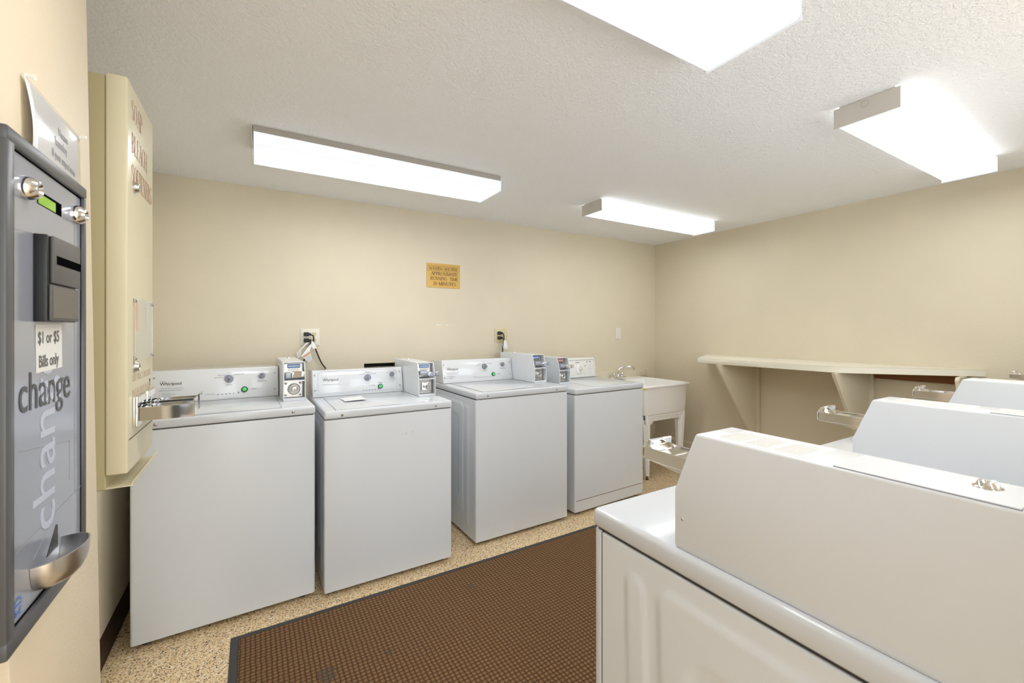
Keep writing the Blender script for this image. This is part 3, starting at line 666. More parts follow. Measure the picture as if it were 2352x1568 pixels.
def washer(label, x0, x1, Y0, rot, H, style, side=None, D=.66, cony=.43, tagtxt='', lab='blue', ringlock=True, boxleft=False, boxy=.19):
    W = x1 - x0
    t = thing('washing_machine', label, 'washing machine', (x0, Y0, 0), rot, 'top-load washers along the back wall')
    old = style == 'old'
    cabinet(t, W, D, H, side, old, 'white' if not old else 'white')
    bw = .103
    bx = .080 if boxleft else W - .017 - bw
    if boxleft: c = console(t, W, .10 + .09, W - .010, H, cony, D, style)
    else: c = console(t, W, .006, bx - .004, H, cony, D, style)
    # lid
    lx0, lx1 = (.055, bx - .022) if not boxleft else (bx + bw + .012, W - .035)
    bm = B(); box(bm, lx0 - .002, lx1 + .002, .012, cony - .014, H - .001, H + .0006); obj('lid_seam', bm, M['gap'] if style == 'a' else M['greyside'], t)
    bm = B(); box(bm, lx0, lx1, .014, cony - .016, H - .001, H + .003, r=.0018, seg=2); ld = obj('lid', bm, M['whitedeck'], t)
    bm = B(); prism(bm, [(lx0 + .18, .0143), (lx0 + .32, .0143), (lx0 + .30, .026), (lx0 + .20, .026)], 'z', H + .003, H + .0034); obj('lid_notch_shade', bm, M['greyside'], ld)  # flat grey patch standing for the shadow in the lid's front notch
    if not old:
        for u in (.080, W - .095):
            bm = B(); screw(bm, (u, -.004, H - .021), (0, -1, 0), .0065); obj('front_screw', bm, M['screw'], t)
    else:
        bm = B(); box(bm, .012, W - .012, -.0006, .002, .098, .1015); obj('kick_panel_seam', bm, M['stud'], t)
    coin_box(t, bx, boxy, H, D, bw, tagtxt=tagtxt, lab=lab, ringlock=ringlock)
    return t
w1 = washer('leftmost white top-load washer, partly behind the almond soap cabinet', -.435, .239, 2.229, math.radians(1.9), .917, 'a', cony=.435, D=.70, boxy=.20)
w2 = washer('second washer from the left, paper slip on its lid, dollar tag on its coin box', .274, .929, 2.210, math.radians(.8), .889, 'b', side=[-1], cony=.485, D=.68, tagtxt='$1.00', ringlock=False, boxy=.20)
w3 = washer('third washer from the left, between the paper-slip washer and the older washer', 1.107, 1.801, 2.282, math.radians(1.3), .906, 'a', side=[-1], cony=.50, D=.69, tagtxt='$1.00', boxy=.215)
w4 = washer('older washer next to the utility sink, chrome dial and red coin label', 1.870, 2.566, 2.308, math.radians(2.0), .872, 'old', cony=.51, D=.68, tagtxt='1.50', lab='red', boxleft=True, boxy=.26)
bm = B(); box(bm, 0, .115, 0, .150, 0, .0012, r=.0004, seg=1)
for v in bm.verts: v.co.z += .010 * max(0, (v.co.x - .09) / .035) ** 2 * .5 + .004 * max(0, (.03 - v.co.y) / .03) ** 2
ps = obj('paper_slip', bm, M['paper'], None, loc=(.402, 2.425, .8932), rot=(0, 0, .02)); tag(ps, 'small white paper slip lying on the lid of the second washer', 'paper')
bm = B(); lines(bm, Matrix.Translation((.012, .130, .0012)), 0, 0, 9, .085, .011, .0009, seed=3)
for v in bm.verts: v.co.z = min(v.co.z, .0016)
obj('print', bm, M['faintink'], ps)
bm = B(); rn = random.Random(5)
for i in range(9):
    u = .355 + rn.choice((0, .030, .060, .066)) + rn.uniform(0, .02); v = .735 + rn.uniform(-.004, .007)
    flat(bm, [(u, -.0006, v), (u + rn.uniform(.004, .009), -.0006, v + .002), (u + .006, -.0006, v + .0032), (u + .001, -.0006, v + .0014)])
obj('scuff_mark', bm, M['inkgrey'], w2, label='small dark scuffs on the front panel')
bm = B(); screw(bm, (.196, .117, .889 + .003), (0, 0, 1), .004); obj('lid_stud', bm, M['screw'], w2)

def dryer(label, x0, H, Y0=.70, flip=False, dz=0):
    W = .685; D = .72
    t = thing('clothes_dryer', label, 'dryer', (x0 + W, Y0, 0), PI, 'coin dryers in the near right row')
    cabinet(t, W, D, H, [1], wm='white')
    bx = W - .010 - .103
    if flip: bx = .03
    coin_box(t, bx, .197, H, D, .103, .205, kind='dryer')
    bm = B(); prism(bm, [(.585, H + .001), (.60, H + .13), (.62, H + .14), (D + .005, H + .14), (D + .005, H + .001)], 'x', *((.01, bx - .006) if not flip else (bx + .11, W - .01)), r=.003)
    c = obj('console', bm, M['console'], t)
    knob(c, ((W * .4), .592, H + .08), (1, 0, 0), (0, .12, 1), .02, 0)
    bm = B(); box(bm, W / 2 - .22, W / 2 + .22, -.012, .001, .28, .72, r=.010, seg=3); dr = obj('door', bm, M['white'], t)
    bm = B(); box(bm, W / 2 - .20, W / 2 - .17, -.018, -.010, .44, .56, r=.003); obj('door_handle', bm, M['greyside'], dr)
    return t
d1 = dryer('nearest dryer, large at lower right, its grey-white side panel facing us', .620, .900)
d2 = dryer('second dryer from the camera, meter box rising just behind the nearest one', 1.308, .900)
d3 = dryer('third dryer from the camera, only its sloped meter box visible at right', 2.000, .910)
d4 = dryer('farthest dryer, only its coin slide tip shows at the right photo edge', 2.70, .905, Y0=.69, flip=True)

# ------------------------------------------------------------------ utility sink
SX0, SX1, SY0, SY1, SZ = 2.752, 3.335, 2.480, 3.085, .811
sk = thing('utility_sink', 'white plastic utility sink on four legs, in the corner beside the older washer', 'sink', ((SX0 + SX1) / 2, (SY0 + SY1) / 2, 0))
hx = (SX1 - SX0) / 2; hy = (SY1 - SY0) / 2
def rrect(ax, ay, r, z, n=6, oy=0):
    out = []
    for cx, cy, a in ((ax - r, ay - r, 0), (-ax + r, ay - r, 90), (-ax + r, -ay + r, 180), (ax - r, -ay + r, 270)):
        for i in range(n + 1):
            t_ = math.radians(a + 90 * i / n); out.append(Vector((cx + r * math.cos(t_), cy + r * math.sin(t_) + oy, z)))
    return out
def loft(bm, secs, cap0=False, cap1=False):
    R = [[bm.verts.new(p) for p in s] for s in secs]
    for a, b in zip(R, R[1:]):
        n = len(a)
        for i in range(n): bm.faces.new([a[i], a[(i + 1) % n], b[(i + 1) % n], b[i]])
    if cap0: bm.faces.new(R[0][::-1])
    if cap1: bm.faces.new(R[-1])
bm = B()
loft(bm, [rrect(hx - .075, hy - .075, .06, .53), rrect(hx - .046, hy - .044, .035, .548), rrect(hx - .030, hy - .030, .035, .560), rrect(hx - .025, hy - .026, .035, .585), rrect(hx - .021, hy - .023, .038, .62), rrect(hx - .012, hy - .014, .05, .790), rrect(hx, hy, .03, .790),
          rrect(hx + .002, hy + .002, .03, .800), rrect(hx - .003, hy - .003, .03, SZ), rrect(hx - .028, hy - .028, .04, SZ, oy=-.0), rrect(hx - .034, hy - .060, .05, SZ - .010, oy=-.03),
          rrect(hx - .055, hy - .080, .06, .50, oy=-.03)], True, True)
obj('basin', bm, M['sink'], sk)
bm = B()      # skirt with arched cut-outs between leg sockets
for sy in (-1, 1):
    y_ = sy * (hy - .050)
    pts = [(-hx + .042, .565), (-hx + .042, .485), (-hx + .125, .478), (-hx + .150, .522), (-hx + .170, .532), (hx - .140, .532), (hx - .125, .522), (hx - .105, .480), (hx - .042, .485), (hx - .042, .565)]
    prism(bm, pts, 'y', y_ - .010, y_ + .010, r=.003)
for s_ in (-1, 1):
    x_ = s_ * (hx - .052)
    pts = [(-hy + .03, .56), (-hy + .03, .485), (-hy + .105, .480), (-hy + .135, .528), (hy - .135, .528), (hy - .105, .480), (hy - .03, .485), (hy - .03, .56)]
    prism(bm, pts, 'x', x_ - .010, x_ + .010, r=.003)
obj('skirt', bm, M['sink'], sk)
for a in (-1, 1):
    for b_ in (-1, 1):
        bm = B(); Y_ = b_ * (hy - .080); xt, xb = (-.218, -.182) if a < 0 else (.228, .236)
        secs = []
        for z, wd in ((.52, .040), (.484, .040), (.06, .019), (.035, .018)):
            k = (z - .035) / .485; cx = xb + (xt - xb) * k; cy = Y_ + b_ * .006 * k
            secs.append([Vector((cx + wd * math.cos(t_) * 1.15, cy + wd * math.sin(t_) * 1.15, z)) for t_ in [math.radians(45 * i + 22.5) for i in range(8)]])
        loft(bm, secs, True, True); lg = obj('leg', bm, M['sink'], sk)
        bm = B(); lathe(bm, [(0, 0), (.013, 0), (.013, .006), (.006, .009), (.006, .036)], (xb, Y_, 0), n=14); obj('leveling_foot', bm, M['gap'], lg)
fx, fy = -.075, hy - .075
bm = B(); box(bm, fx - .075, fx + .075, fy - .028, fy + .028, SZ, SZ + .024, r=.006)
lathe(bm, [(.016, .018), (.012, .030), (.010, .045)], (fx, fy, SZ))
tube(bm, bez([(fx, fy, SZ + .04), (fx + .004, fy - .004, SZ + .085), (fx + .028, fy - .012, SZ + .104), (fx + .08, fy - .03, SZ + .112), (fx + .122, fy - .05, SZ + .116), (fx + .142, fy - .055, SZ + .104), (fx + .148, fy - .058, SZ + .082)], 6), .0095, 12)
fc = obj('faucet', bm, M['chrome'], sk, label='chrome swing faucet')
for s_ in (-1, 1):
    bm = B(); lathe(bm, [(.010, .016), (.010, .026), (.019, .028), (.021, .036), (.019, .052), (.010, .056), (0, .056)], (fx + s_ * .052, fy, SZ), n=10); obj('tap_handle', bm, M['chrome'], fc)
bm = B(); tube(bm, bez([(0, .05, .50), (0, .05, .40), (0, .08, .33), (0, .13, .36), (0, hy, .38)], 6), .02, 12); obj('drain_pipe', bm, M['sink'], sk)
bm = B(); box(bm, -hx - .004, -hx + .004, -hy + .004, -hy + .02, SZ - .032, SZ - .018); obj('sticker', bm, mat('yellow_sticker', (.85, .72, .02), .5), sk)
bm = B(); box(bm, 2.30, 3.455, YB - .022, YB - .0005, .808, .882, r=.003); bb = obj('wall_board', bm, M['wall'], None); tag(bb, 'tan painted wooden board on the wall behind the sink faucet', 'board')
bm = B(); screw(bm, (3.42, YB - .022, .868), (0, -1, 0), .004); screw(bm, (3.42, YB - .022, .822), (0, -1, 0), .004); obj('screw_head', bm, M['stud'], bb)

# ------------------------------------------------------------------ folding shelf on the right wall
sh = thing('folding_shelf', 'cream wall-mounted folding shelf with angled ends on the right wall', 'shelf', (XR, 1.5, 0))
def W2L(p): return (p[0] - XR, p[1] - 1.5)
top = [W2L(p) for p in ((XR - .0005, 2.498), (3.082, 2.232), (3.108, 1.253), (XR - .0005, .722))]
bm = B(); prism(bm, top, 'z', 1.011, 1.050, r=.0012, seg=1); obj('shelf_top', bm, M['shelf'], sh)
bm = B(); q = [Vector((*top[i], 0)) for i in range(4)]
for a, b_ in ((q[0], q[1]), (q[1], q[2]), (q[2], q[3])):
    d_ = (b_ - a).normalized(); n_ = Vector((d_.y, -d_.x, 0)) * -1
    if n_.x > 0: n_ = -n_
    for zz in (1.0105,): 
        pp = [a + n_ * .0006, b_ + n_ * .0006]
        flat(bm, [(*pp[0].xy, zz), (*pp[1].xy, zz), (*pp[1].xy, zz + .0012), (*pp[0].xy, zz + .0012)]); flat(bm, [(*pp[0].xy, 1.0488), (*pp[1].xy, 1.0488), (*pp[1].xy, 1.0500), (*pp[0].xy, 1.0500)])
obj('edge_band', bm, M['almond_back'], sh)
for yy, xf in ((2.03, -.55), (1.265, -.525)):
    bm = B(); prism(bm, [(-.04, 1.010), (xf, 1.010), (xf + .018, .982), (-.045, .36), (-.04, .34)], 'y', yy - 1.5 - .009, yy - 1.5 + .009, r=.001, seg=1); br = obj('bracket', bm, M['wall'], sh)
    bm = B(); box(bm, -.04, -.001, yy - 1.5 - .030, yy - 1.5 + .012, .30, 1.005, r=.002); obj('wall_cleat', bm, M['wall'], br)
bm = B(); prism(bm, [(-.04, 1.010), (-.17, 1.010), (-.185, .99), (-.10, .80), (-.04, .60)], 'y', .80 - 1.5 - .009, .80 - 1.5 + .009, r=.001, seg=1); br = obj('bracket', bm, M['wall'], sh)
bm = B(); box(bm, -.04, -.001, .78 - 1.5, .83 - 1.5, .5, 1.005, r=.002); obj('wall_cleat', bm, M['wall'], br)
bm = B(); box(bm, -.020, -.001, .84 - 1.5, 1.23 - 1.5, .955, 1.010); obj('under_rail', bm, M['brownwood'], sh, label='bare brown wood rail under the shelf')
bm = B()
for p_ in ((-.463, 1.30 - 1.5, 1.034),): lathe(bm, [(.004, 0), (.003, .001), (0, .001)], p_, (-1, 0, 0), 10)
obj('nail_head', bm, M['stud'], sh)

# ------------------------------------------------------------------ wall plates, sign, cords
def outlet(label, x, z, plate_m, rec_m):
    t = thing('wall_outlet', label, 'outlet', (x, YB, z))
    bm = B(); box(bm, -.057, .057, -.006, -.0005, -.057, .057, r=.0022); obj('cover_plate', bm, plate_m, t)
    for gx in (-.023, .023):
        for gz in (-.020, .020):
            bm = B(); k = B(); lathe(k, [(.0165, 0), (.0165, .002), (.0155, .003), (0, .003)], n=24)
            for v in k.verts: v.co.y = max(-.0135, min(.0135, v.co.y))
            merge(bm, k, frame_m((gx, -.006, gz), (1, 0, 0), (0, 0, 1))); rc = obj('receptacle', bm, rec_m, t)
            bm = B()
            for sx_ in (-.0062, .0062): box(bm, gx + sx_ - .0011, gx + sx_ + .0011, -.0096, -.0085, gz - .002, gz + .0065)
            lathe(bm, [(.0024, 0), (.0024, .0006), (0, .0006)], (gx, -.009, gz - .0075), (0, -1, 0), 10); obj('slots', bm, M['black'], rc)
    return t
o1 = outlet('ivory four-socket outlet above the two leftmost washers, cords plugged in', .2975, 1.231, M['ivory'], M['recept'])
o2 = outlet('almond-yellow four-socket outlet above the third washer', 1.732, 1.233, M['almondplate'], M['recept'])
bm = B(); box(bm, -.035, .035, -.006, -.0005, -.057, .057, r=.0022); bp_ = obj('blank_wall_plate', bm, M['ivory'], None, loc=(3.053, YB, 1.241)); tag(bp_, 'blank white cover plate on the wall above the sink', 'wall plate')
bm = B(); screw(bm, (0, -.006, .042), (0, -1, 0), .0028); screw(bm, (0, -.006, -.042), (0, -1, 0), .0028); obj('plate_screw', bm, M['screw'], bp_)

def cord(label, plug, pts):
    t = thing('power_cord', label, 'cord', plug)
    bm = B(); box(bm, -.016, .014, -.032, -.0095, -.013, .013, r=.005, seg=3); box(bm, .006, .026, -.034, -.014, -.009, .008, r=.004); obj('plug', bm, M['cord'], t)
    bm = B(); tube(bm, bez([Vector(p) - Vector(plug) for p in pts], 8), .0042, 10); obj('cable', bm, M['cord'], t)
    return t
pz = (YB - .0002)
cord('upper black cord at the ivory outlet, running down behind the second washer', (.2745, YB - .0002, 1.251), [(.296, YB - .024, 1.250), (.315, YB - .034, 1.235), (.315, YB - .034, 1.190), (.324, YB - .028, 1.165), (.340, YB - .026, 1.120), (.365, YB - .024, 1.060), (.400, YB - .022, 1.000), (.41, YB - .022, .90)])
cord('lower black cord at the ivory outlet, dropping behind the leftmost washer coin box', (.2745, YB - .0002, 1.211), [(.292, YB - .024, 1.211), (.298, YB - .040, 1.206), (.290, YB - .048, 1.180), (.262, YB - .036, 1.10), (.255, YB - .026, 1.0), (.255, YB - .026, .90)])
cord('upper black cord at the almond outlet, looping into the white tag', (1.709, YB - .0002, 1.253), [(1.730, YB - .024, 1.252), (1.742, YB - .032, 1.240), (1.745, YB - .032, 1.195), (1.733, YB - .030, 1.12), (1.726, YB - .028, 1.0), (1.726, YB - .028, .88)])
cord('lower black cord at the almond outlet, beside the coin box of the third washer', (1.709, YB - .0002, 1.213), [(1.726, YB - .024, 1.212), (1.735, YB - .044, 1.205), (1.736, YB - .042, 1.18), (1.727, YB - .040, 1.10), (1.718, YB - .036, 1.0), (1.718, YB - .036, .88)])
def wtag(label, pts, stripe=None, nl=8, name='warning_tag', body='paper'):
    """folded paper tag: quad strip through corner rows"""
    cen = Vector(pts[0][0]); bm = B(); V = []
    for a, b_ in pts: V.append((Vector(a) - cen, Vector(b_) - cen))
    for (a, b_), (c, d_) in zip(V, V[1:]):
        t_ = .0005
        for s_ in (0, 1): flat(bm, [p + Vector((0, s_ * t_, 0)) for p in (a, b_, d_, c)])
        for e0, e1 in ((a, c), (b_, d_)): flat(bm, [e0, e1, e1 + Vector((0, t_, 0)), e0 + Vector((0, t_, 0))])
    o = obj(name, bm, M[body], None, loc=cen); tag(o, label, 'tag')
    a, b_ = V[-2]; c, d_ = V[-1]
    def P_(u, v): return (a.lerp(b_, u)).lerp(c.lerp(d_, u), v) + Vector((0, -.0008, 0))
    if stripe is not None:
        bm = B(); flat(bm, [P_(.03, stripe), P_(.97, stripe), P_(.97, stripe + .12), P_(.03, stripe + .12)]); obj('orange_band', bm, M['orange'], o, label='orange warning band')
    bm = B()
    for i in range(nl):
        v = .30 + i * .68 / nl if stripe is not None else .1 + i * .8 / nl
        flat(bm, [P_(.12, v), P_(.88, v), P_(.88, v + .022), P_(.12, v + .022)])
    obj('small_print', bm, M['inkgrey'], o)
    return o
y_ = YB - .062
wtag('white cord tag with orange band hanging below the ivory outlet', [((.292, y_, 1.186), (.307, y_, 1.186)), ((.240, y_ - .006, 1.112), (.290, y_ - .006, 1.147)), ((.285, y_ + .006, 1.070), (.305, y_ + .006, 1.085))], .12, 6)
wtag('grey-backed cord tag hanging at the lower left of the ivory outlet', [((.272, y_ + .026, 1.196), (.290, y_ + .026, 1.200)), ((.214, y_ + .02, 1.130), (.240, y_ + .02, 1.150)), ((.222, y_ + .02, 1.098), (.244, y_ + .02, 1.112))], None, 5, body='label')
wtag('white paper sleeve wrapped around the cord right below the ivory outlet', [((.300, y_ + .01, 1.206), (.312, y_ + .01, 1.204)), ((.303, y_ + .006, 1.168), (.330, y_ + .01, 1.168)), ((.312, y_ + .008, 1.154), (.331, y_ + .01, 1.160))], None, 0)
wtag('folded white tag wrapped around the cords below the almond outlet', [((1.728, y_, 1.194), (1.748, y_, 1.194)), ((1.718, y_ - .006, 1.148), (1.760, y_ - .002, 1.146)), ((1.716, y_ - .006, 1.132), (1.764, y_ + .004, 1.118))], None, 0)

sg = thing('wall_sign', 'brass-coloured sign about washing machine running time on the back wall', 'sign', (1.229, YB, 1.692))
bm = B(); box(bm, -.135, .135, -.004, -.0005, -.092, .092, r=.0008, seg=1); obj('sign_plate', bm, M['brass'], sg)
bm = B(); X_, Z_ = (1, 0, 0), (0, 0, 1)
roman(bm, 'WASHING MACHINE', .024, (0, -.0042, .043), X_, Z_, .232, .15, .06)
roman(bm, 'APPROXIMATE', .025, (.006, -.0042, .003), X_, Z_, .215, .15, .06)
roman(bm, 'RUNNING  TIME', .025, (.006, -.0042, -.034), X_, Z_, .225, .15, .06)
roman(bm, '30 MINUTES', .025, (.006, -.0042, -.073), X_, Z_, .190, .15, .06)
for a, b_, c, d_ in ((-.127, .127, .0355, .0370), (-.127, .127, .0735, .0750), (-.127, -.1255, .0355, .075), (.1255, .127, .0355, .075)):
    flat(bm, [(a, -.0046, c), (b_, -.0046, c), (b_, -.0046, d_), (a, -.0046, d_)])
obj('sign_lettering', bm, M['brassink'], sg)

# ------------------------------------------------------------------ soap vending cabinet on the left wall
SCX, SCY = -.276, 1.402
sc = thing('soap_vending_cabinet', 'tall almond soap, bleach and softener vending cabinet on the left wall', 'vending cabinet', (XL, SCY, .889))
def sw(x, y, z): return (x - XL, y - SCY, z - .889)
def sbox(bm, x0, x1, y0, y1, z0, z1, r=0, seg=2): return box(bm, x0 - XL, x1 - XL, y0 - SCY, y1 - SCY, z0 - .889, z1 - .889, r, seg)
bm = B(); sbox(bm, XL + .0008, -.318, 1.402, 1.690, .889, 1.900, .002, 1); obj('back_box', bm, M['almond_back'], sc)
bm = B(); sbox(bm, -.3175, SCX, 1.398, 1.694, .924, 1.906, .004, 3); dr = obj('door', bm, M['almond'], sc)
bm = B(); roman(bm, 'SOAP', .050, sw(SCX + .0003, 1.436, 1.820), (0, 1, 0), (0, 0, 1), .118, .13, .035, 'L'); roman(bm, 'BLEACH', .050, sw(SCX + .0003, 1.436, 1.735), (0, 1, 0), (0, 0, 1), .178, .13, .035, 'L'); roman(bm, 'SOFTENERS', .050, sw(SCX + .0003, 1.436, 1.655), (0, 1, 0), (0, 0, 1), .235, .13, .035, 'L')
obj('product_lettering', bm, M['rosetext'], dr)
bm = B(); text(bm, 'USE EXACT AMOUNT', .026, sw(SCX + .0006, 1.445, 1.146), (0, 1, 0), (0, 0, 1), sx=.86); text(bm, 'WHEN LIGHT IS OUT', .026, sw(SCX + .0006, 1.440, 1.108), (0, 1, 0), (0, 0, 1), sx=.88); obj('notice_lettering', bm, mat('faded_red_print', (.66, .53, .40), .5), dr)
for z in (1.650, 1.183):
    bm = B(); lathe(bm, [(.0145, 0), (.0145, .003), (.013, .005), (.010, .011), (.0085, .0115), (.0055, .009), (0, .009)], sw(SCX, 1.463, z), (1, 0, 0), 24); obj('door_lock', bm, M['steel'], dr)
bm = B(); sbox(bm, SCX + .0025, SCX + .0045, 1.452, 1.672, 1.197, 1.365, .0008, 1); cp2 = obj('display_pane', bm, M['clear'], dr, label='clear acrylic display pane')
for yy in (1.458, 1.664):
    for z in (1.355, 1.205):
        bm = B(); lathe(bm, [(.0045, 0), (.0045, .0055), (.003, .007), (0, .007)], sw(SCX, yy, z), (1, 0, 0), 12); obj('pane_screw', bm, M['screw'], cp2)
bm = B(); sbox(bm, SCX + .0002, SCX + .0014, 1.480, 1.502, 1.276, 1.352); obj('price_strip', bm, M['orangelab'], dr, label='orange strip sticker')
bm = B(); sbox(bm, SCX + .0002, SCX + .0014, 1.606, 1.622, 1.282, 1.350); obj('price_strip', bm, M['label'], dr, label='pale strip sticker')
bm = B(); sbox(bm, SCX - .001, SCX + .0006, 1.410, 1.682, 1.0035, 1.0055); sbox(bm, SCX - .001, SCX + .0006, 1.645, 1.655, 1.115, 1.135); obj('panel_seam', bm, M['gap'], dr)
bm = B()
prism(bm, [(-.318 - XL, .002), (SCX + .008 - XL, .002), (SCX + .012 - XL, .016), (SCX + .0105 - XL, .017), (SCX + .005 - XL, .005), (-.318 - XL, .005)], 'y', 0, .292); obj('dispensing_tray', bm, M['almond'], sc)
for ya in (1.440, 1.560):     # two chrome push-in coin slides
    bm = B(); sbox(bm, SCX, SCX + .012, ya, ya + .092, 1.030, 1.108, .002); cs = obj('coin_slide', bm, M['chrome'], dr)
    a = ya + .010; b_ = ya + .078; xa, xb = SCX + .010, SCX + .126; zt = 1.078; th = .003
    sub = B()
    sbox(sub, xa, xb, a, a + th, 1.043, zt, .0008, 1); sbox(sub, xa, xb, b_ - th, b_, 1.043, zt, .0008, 1); sbox(sub, xa, xb - .0005, a + th + .0003, b_ - th - .0003, 1.062, 1.066, .0008, 1)
    sbox(sub, xb - .001, xb + .003, a - .002, b_ + .002, 1.046, zt + .012, .001, 1); sbox(sub, xb - .012, xb + .002, a + .004, b_ - .004, 1.046, 1.062, .001, 1)
    for i in range(4): sbox(sub, SCX + .016, SCX + .028, a + .010 + i * .013, a + .017 + i * .013, 1.066, 1.074, .001, 1)
    obj('slide_tongue', sub, M['chrome'], cs)
    sub = B(); prism(sub, [(SCX + .0122 - XL, 1.090 - .889), (SCX + .0128 - XL, 1.090 - .889), (SCX + .0128 - XL, 1.105 - .889), (SCX + .0122 - XL, 1.105 - .889)], 'y', ya + .006 - SCY, ya + .086 - SCY); obj('slide_label', sub, M['label'], cs)

# ------------------------------------------------------------------ change machine
CX = -.243
cmh = thing('change_machine', 'silver-faced bill change machine in a dark grey frame on the near left wall', 'change machine', (-.27, .82, .905))
def cw(x, y, z): return (x + .27, y - .82, z - .905)
def cbox(bm, x0, x1, y0, y1, z0, z1, r=0, seg=2, mi=0): return box(bm, x0 + .27, x1 + .27, y0 - .82, y1 - .82, z0 - .905, z1 - .905, r, seg, mi)
bm = B(); cbox(bm, -.2665, CX - .004, .695, .945, .915, 1.505)
for q in ((.692, .712, .930, 1.494), (.941, .950, .930, 1.494), (.6925, .9505, .912, .935), (.6925, .9505, 1.490, 1.508)): cbox(bm, -.2665, CX + (.005 if q[2] > .92 and q[3] < 1.5 else .0053), *q, r=.0025)
fr = obj('housing', bm, M['frame'], cmh)
bm = B(); cbox(bm, CX - .004, CX, .7135, .9405, .9365, 1.489, .001, 1); fp = obj('face_panel', bm, M['face'], cmh)
bm = B()
for q in ((.7105, .7138, .9335, 1.4915), (.9402, .9425, .9335, 1.4915), (.7138, .9402, .9335, .9368), (.7138, .9402, 1.4885, 1.4915)): cbox(bm, CX - .005, CX + .0008, *q)
obj('gasket', bm, M['void'], cmh)
YD, ZD = (0, 1, 0), (0, 0, 1)
bm = B(); text(bm, 'change', .069, cw(CX + .0006, .732, 1.180), YD, ZD, sx=.86, bold=.0000); obj('product_lettering', bm, M['greyprint'], fp)
bm = B(); text(bm, 'change', .098, cw(CX + .0004, .838, 1.010), ZD, (0, -1, 0), sx=.92, bold=.0004); obj('vertical_lettering', bm, M['ghost'], fp, label='pale sideways lettering')
bm = B()
def ln(a, b_, t_=.0007):
    d_ = Vector((0, b_[0] - a[0], b_[1] - a[1])); l = d_.length; F = frame_m(cw(CX + .0001, a[0], a[1]), d_, d_.cross(Vector((1, 0, 0))) * -1)
    box(bm, 0, l, -t_ / 2, t_ / 2, 0, .0003, M4=F)
ln((.713, 1.397), (.772, 1.402)); ln((.735, 1.135), (.894, 1.114)); ln((.894, 1.114), (.894, 1.055)); ln((.713, 1.018), (.941, 1.031)); ln((.915, 1.448), (.915, 1.03)); ln((.772, .99), (.83, 1.018))
obj('pinstripes', bm, M['inkgrey'], fp)
for yy, z in ((.750, 1.452), (.916, 1.458)):
    bm = B(); lathe(bm, [(.0145, 0), (.0145, .003), (.0130, .008), (.0095, .0135), (.008, .014), (.005, .011), (0, .011)], cw(CX, yy, z), (1, 0, 0), 28); obj('face_lock', bm, M['chrome'], fp)
bm = B(); cbox(bm, CX - .001, CX + .0006, .784, .862, 1.4425, 1.4600); obj('display_window', bm, M['void'], fp)
bm = B(); cbox(bm, CX + .0006, CX + .0009, .7855, .840, 1.4432, 1.4562); obj('display', bm, M['lcd'], fp, label='green lit display')
bm = B(); cbox(bm, CX, -.2300, .772, .873, 1.2905, 1.402, .0015, 2); ba = obj('bill_acceptor', bm, M['black'], fp)
bm = B(); cbox(bm, -.2300, -.2255, .7790, .8745, 1.340, 1.4015, .0018, 2); cbox(bm, -.2300, -.2270, .7750, .8730, 1.292, 1.338, .0015, 2, mi=0); obj('acceptor_bezel', bm, M['validator'], ba)
bm = B(); cbox(bm, -.2270, -.2263, .7785, .8680, 1.2955, 1.336); obj('lower_panel', bm, M['validator2'], ba)
bm = B(); cbox(bm, -.2256, -.2250, .786, .8735, 1.3655, 1.3765); obj('bill_slot', bm, M['void'], ba)
bm = B(); k = frame_m(cw(CX + .0003, .780, 1.2245), (0, 1, .02), (0, -.02, 1)); box(bm, 0, .084, 0, .062, 0, .0004, M4=k); sk2 = obj('price_sticker', bm, M['label'], fp)
bm = B(); text(bm, '$1 or $5', .0225, cw(CX + .0009, .7835, 1.262), (0, 1, .02), (0, -.02, 1), sx=.86, bold=.0002); text(bm, 'Bills only', .0225, cw(CX + .0009, .7860, 1.231), (0, 1, .02), (0, -.02, 1), sx=.80, bold=.0002); obj('sticker_lettering', bm, M['validator'], fp)
# stainless coin cup: half bowl
bm = B(); n = 20; cy, cz = .812, .983; R, S = [], []
for layer, off in ((0, 0), (1, .0016)):
    rows = []
    for j in range(7):
        f = j / 6; z = cz - .040 * math.sin(f * PI / 2) ; sc_ = math.cos(f * PI / 2) ** .55 if f < 1 else 0.12
        row = []
        for i in range(n + 1):
            a = -PI / 2 + PI * i / n
            rim = .006 * math.cos(a) if j == 0 else 0
            row.append(bm.verts.new(cw(CX + .0005 + (.041 - off) * sc_ * max(0, math.cos(a)) ** .8, cy + (.050 - off) * sc_ * math.sin(a), z + off * f + rim)))
        rows.append(row)
    for j in range(6):
        for i in range(n): bm.faces.new([rows[j][i], rows[j][i + 1], rows[j + 1][i + 1], rows[j + 1][i]])
    (R if layer == 0 else S).append(rows)
for i in range(n): bm.faces.new([R[0][0][i], R[0][0][i + 1], S[0][0][i + 1], S[0][0][i]])
obj('coin_cup', bm, M['steel'], fp)
bm = B(); prism(bm, [(.812 - .82, .975 - .905), (.850 - .82, .975 - .905), (.849 - .82, 1.005 - .905), (.844 - .82, 1.007 - .905)], 'x', CX + .27 - .001, CX + .27 + .0006); obj('coin_chute', bm, M['black'], fp)
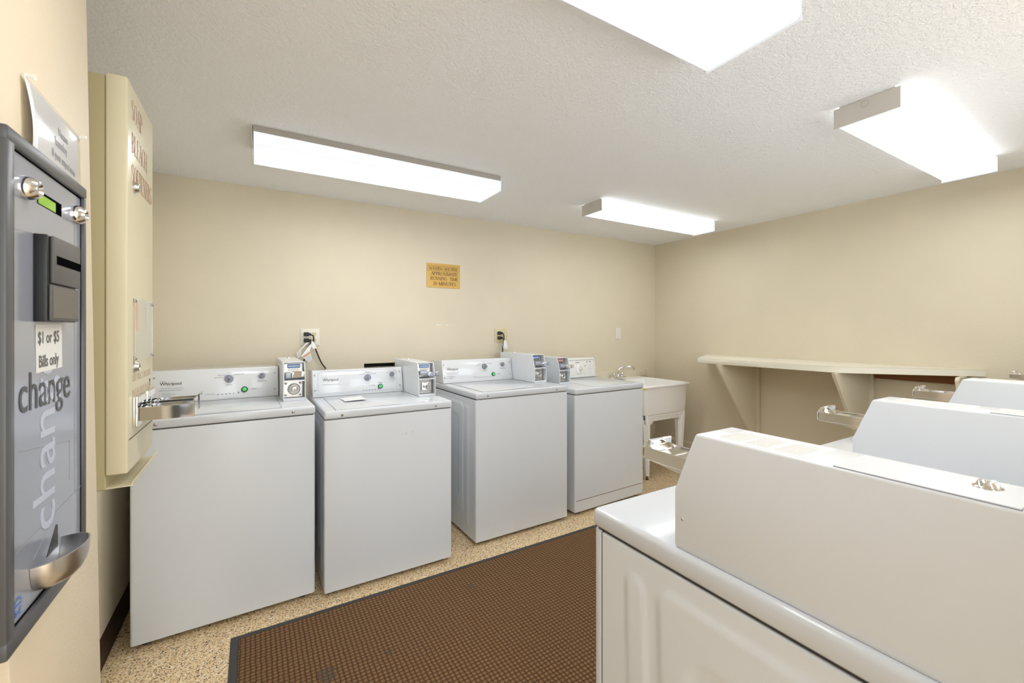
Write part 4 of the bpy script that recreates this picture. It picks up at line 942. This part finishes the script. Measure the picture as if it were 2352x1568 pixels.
bm = B(); F = frame_m(cw(CX + .0002, .732, .9555), YD, ZD); ring(bm, 0, 0, .0085, .0085, .0022, 0, F, a0=20, a1=330); box(bm, -.008, .008, -.001, .001, 0, .0004, M4=F); lines(bm, F, -.007, -.0115, 1, .015, .01, .0022, seed=2); obj('round_emblem', bm, M['bluelogo'], fp)

# ------------------------------------------------------------------ laminated notice pinned above the change machine
nt = thing('paper_notice', 'curling laminated paper notice pinned above the change machine', 'notice', (-.27, .94, 1.50))
bm = B(); ny, nz = 14, 14; V = []
def npt(u, v, off=0):       # u along the wall, v up
    y = .835 + .212 * u; z = 1.505 + .121 * v - .004 * u
    bul = .004 + .008 * math.sin(PI * (1 - v) * .8) * (1 - u) * 1.0 + .003 * math.sin(PI * u) * (1 - v)
    lean = -.0155 * (z - 1.28)
    return Vector((bul + lean + off, y - .94, z - 1.50))
for j in range(nz + 1): V.append([bm.verts.new(npt(i / ny, j / nz)) for i in range(ny + 1)])
for j in range(nz):
    for i in range(ny): bm.faces.new([V[j][i], V[j][i + 1], V[j + 1][i + 1], V[j + 1][i]])
lam = mat('laminated_paper', (.80, .80, .81), .12, coat=1.0); pn = obj('sheet', bm, lam, nt)
md = pn.modifiers.new('thickness', 'SOLIDIFY'); md.thickness = .0004
bm = B()
for s, y, z, sz in (('Please', .936, 1.583, .018), ('laundry', .915, 1.562, .019), ('If you experience', .897, 1.540, .017), ('problems with any', .897, 1.518, .017)):
    t2 = B(); text(t2, s, sz, (0, 0, 0), (1, 0, 0), (0, 1, 0), sx=.95)
    for v in t2.verts:
        yy = y + v.co.x; zz = z + v.co.y; u = (yy - .835) / .212; q = npt(u, (zz - 1.505 + .004 * u) / .121, .0006 + v.co.z); v.co = q
    merge(bm, t2)
obj('notice_lettering', bm, M['inkgrey'], pn)
for u, z in ((.01, .995), (.97, .985)):
    bm = B(); p_ = npt(u, z); lathe(bm, [(.001, -.004), (.001, 0), (.004, .001), (.003, .004), (.003, .008), (.005, .010), (0, .011)], p_, (1, 0, 0), 14); obj('push_pin', bm, M['clear'], nt, label='clear plastic push pin')
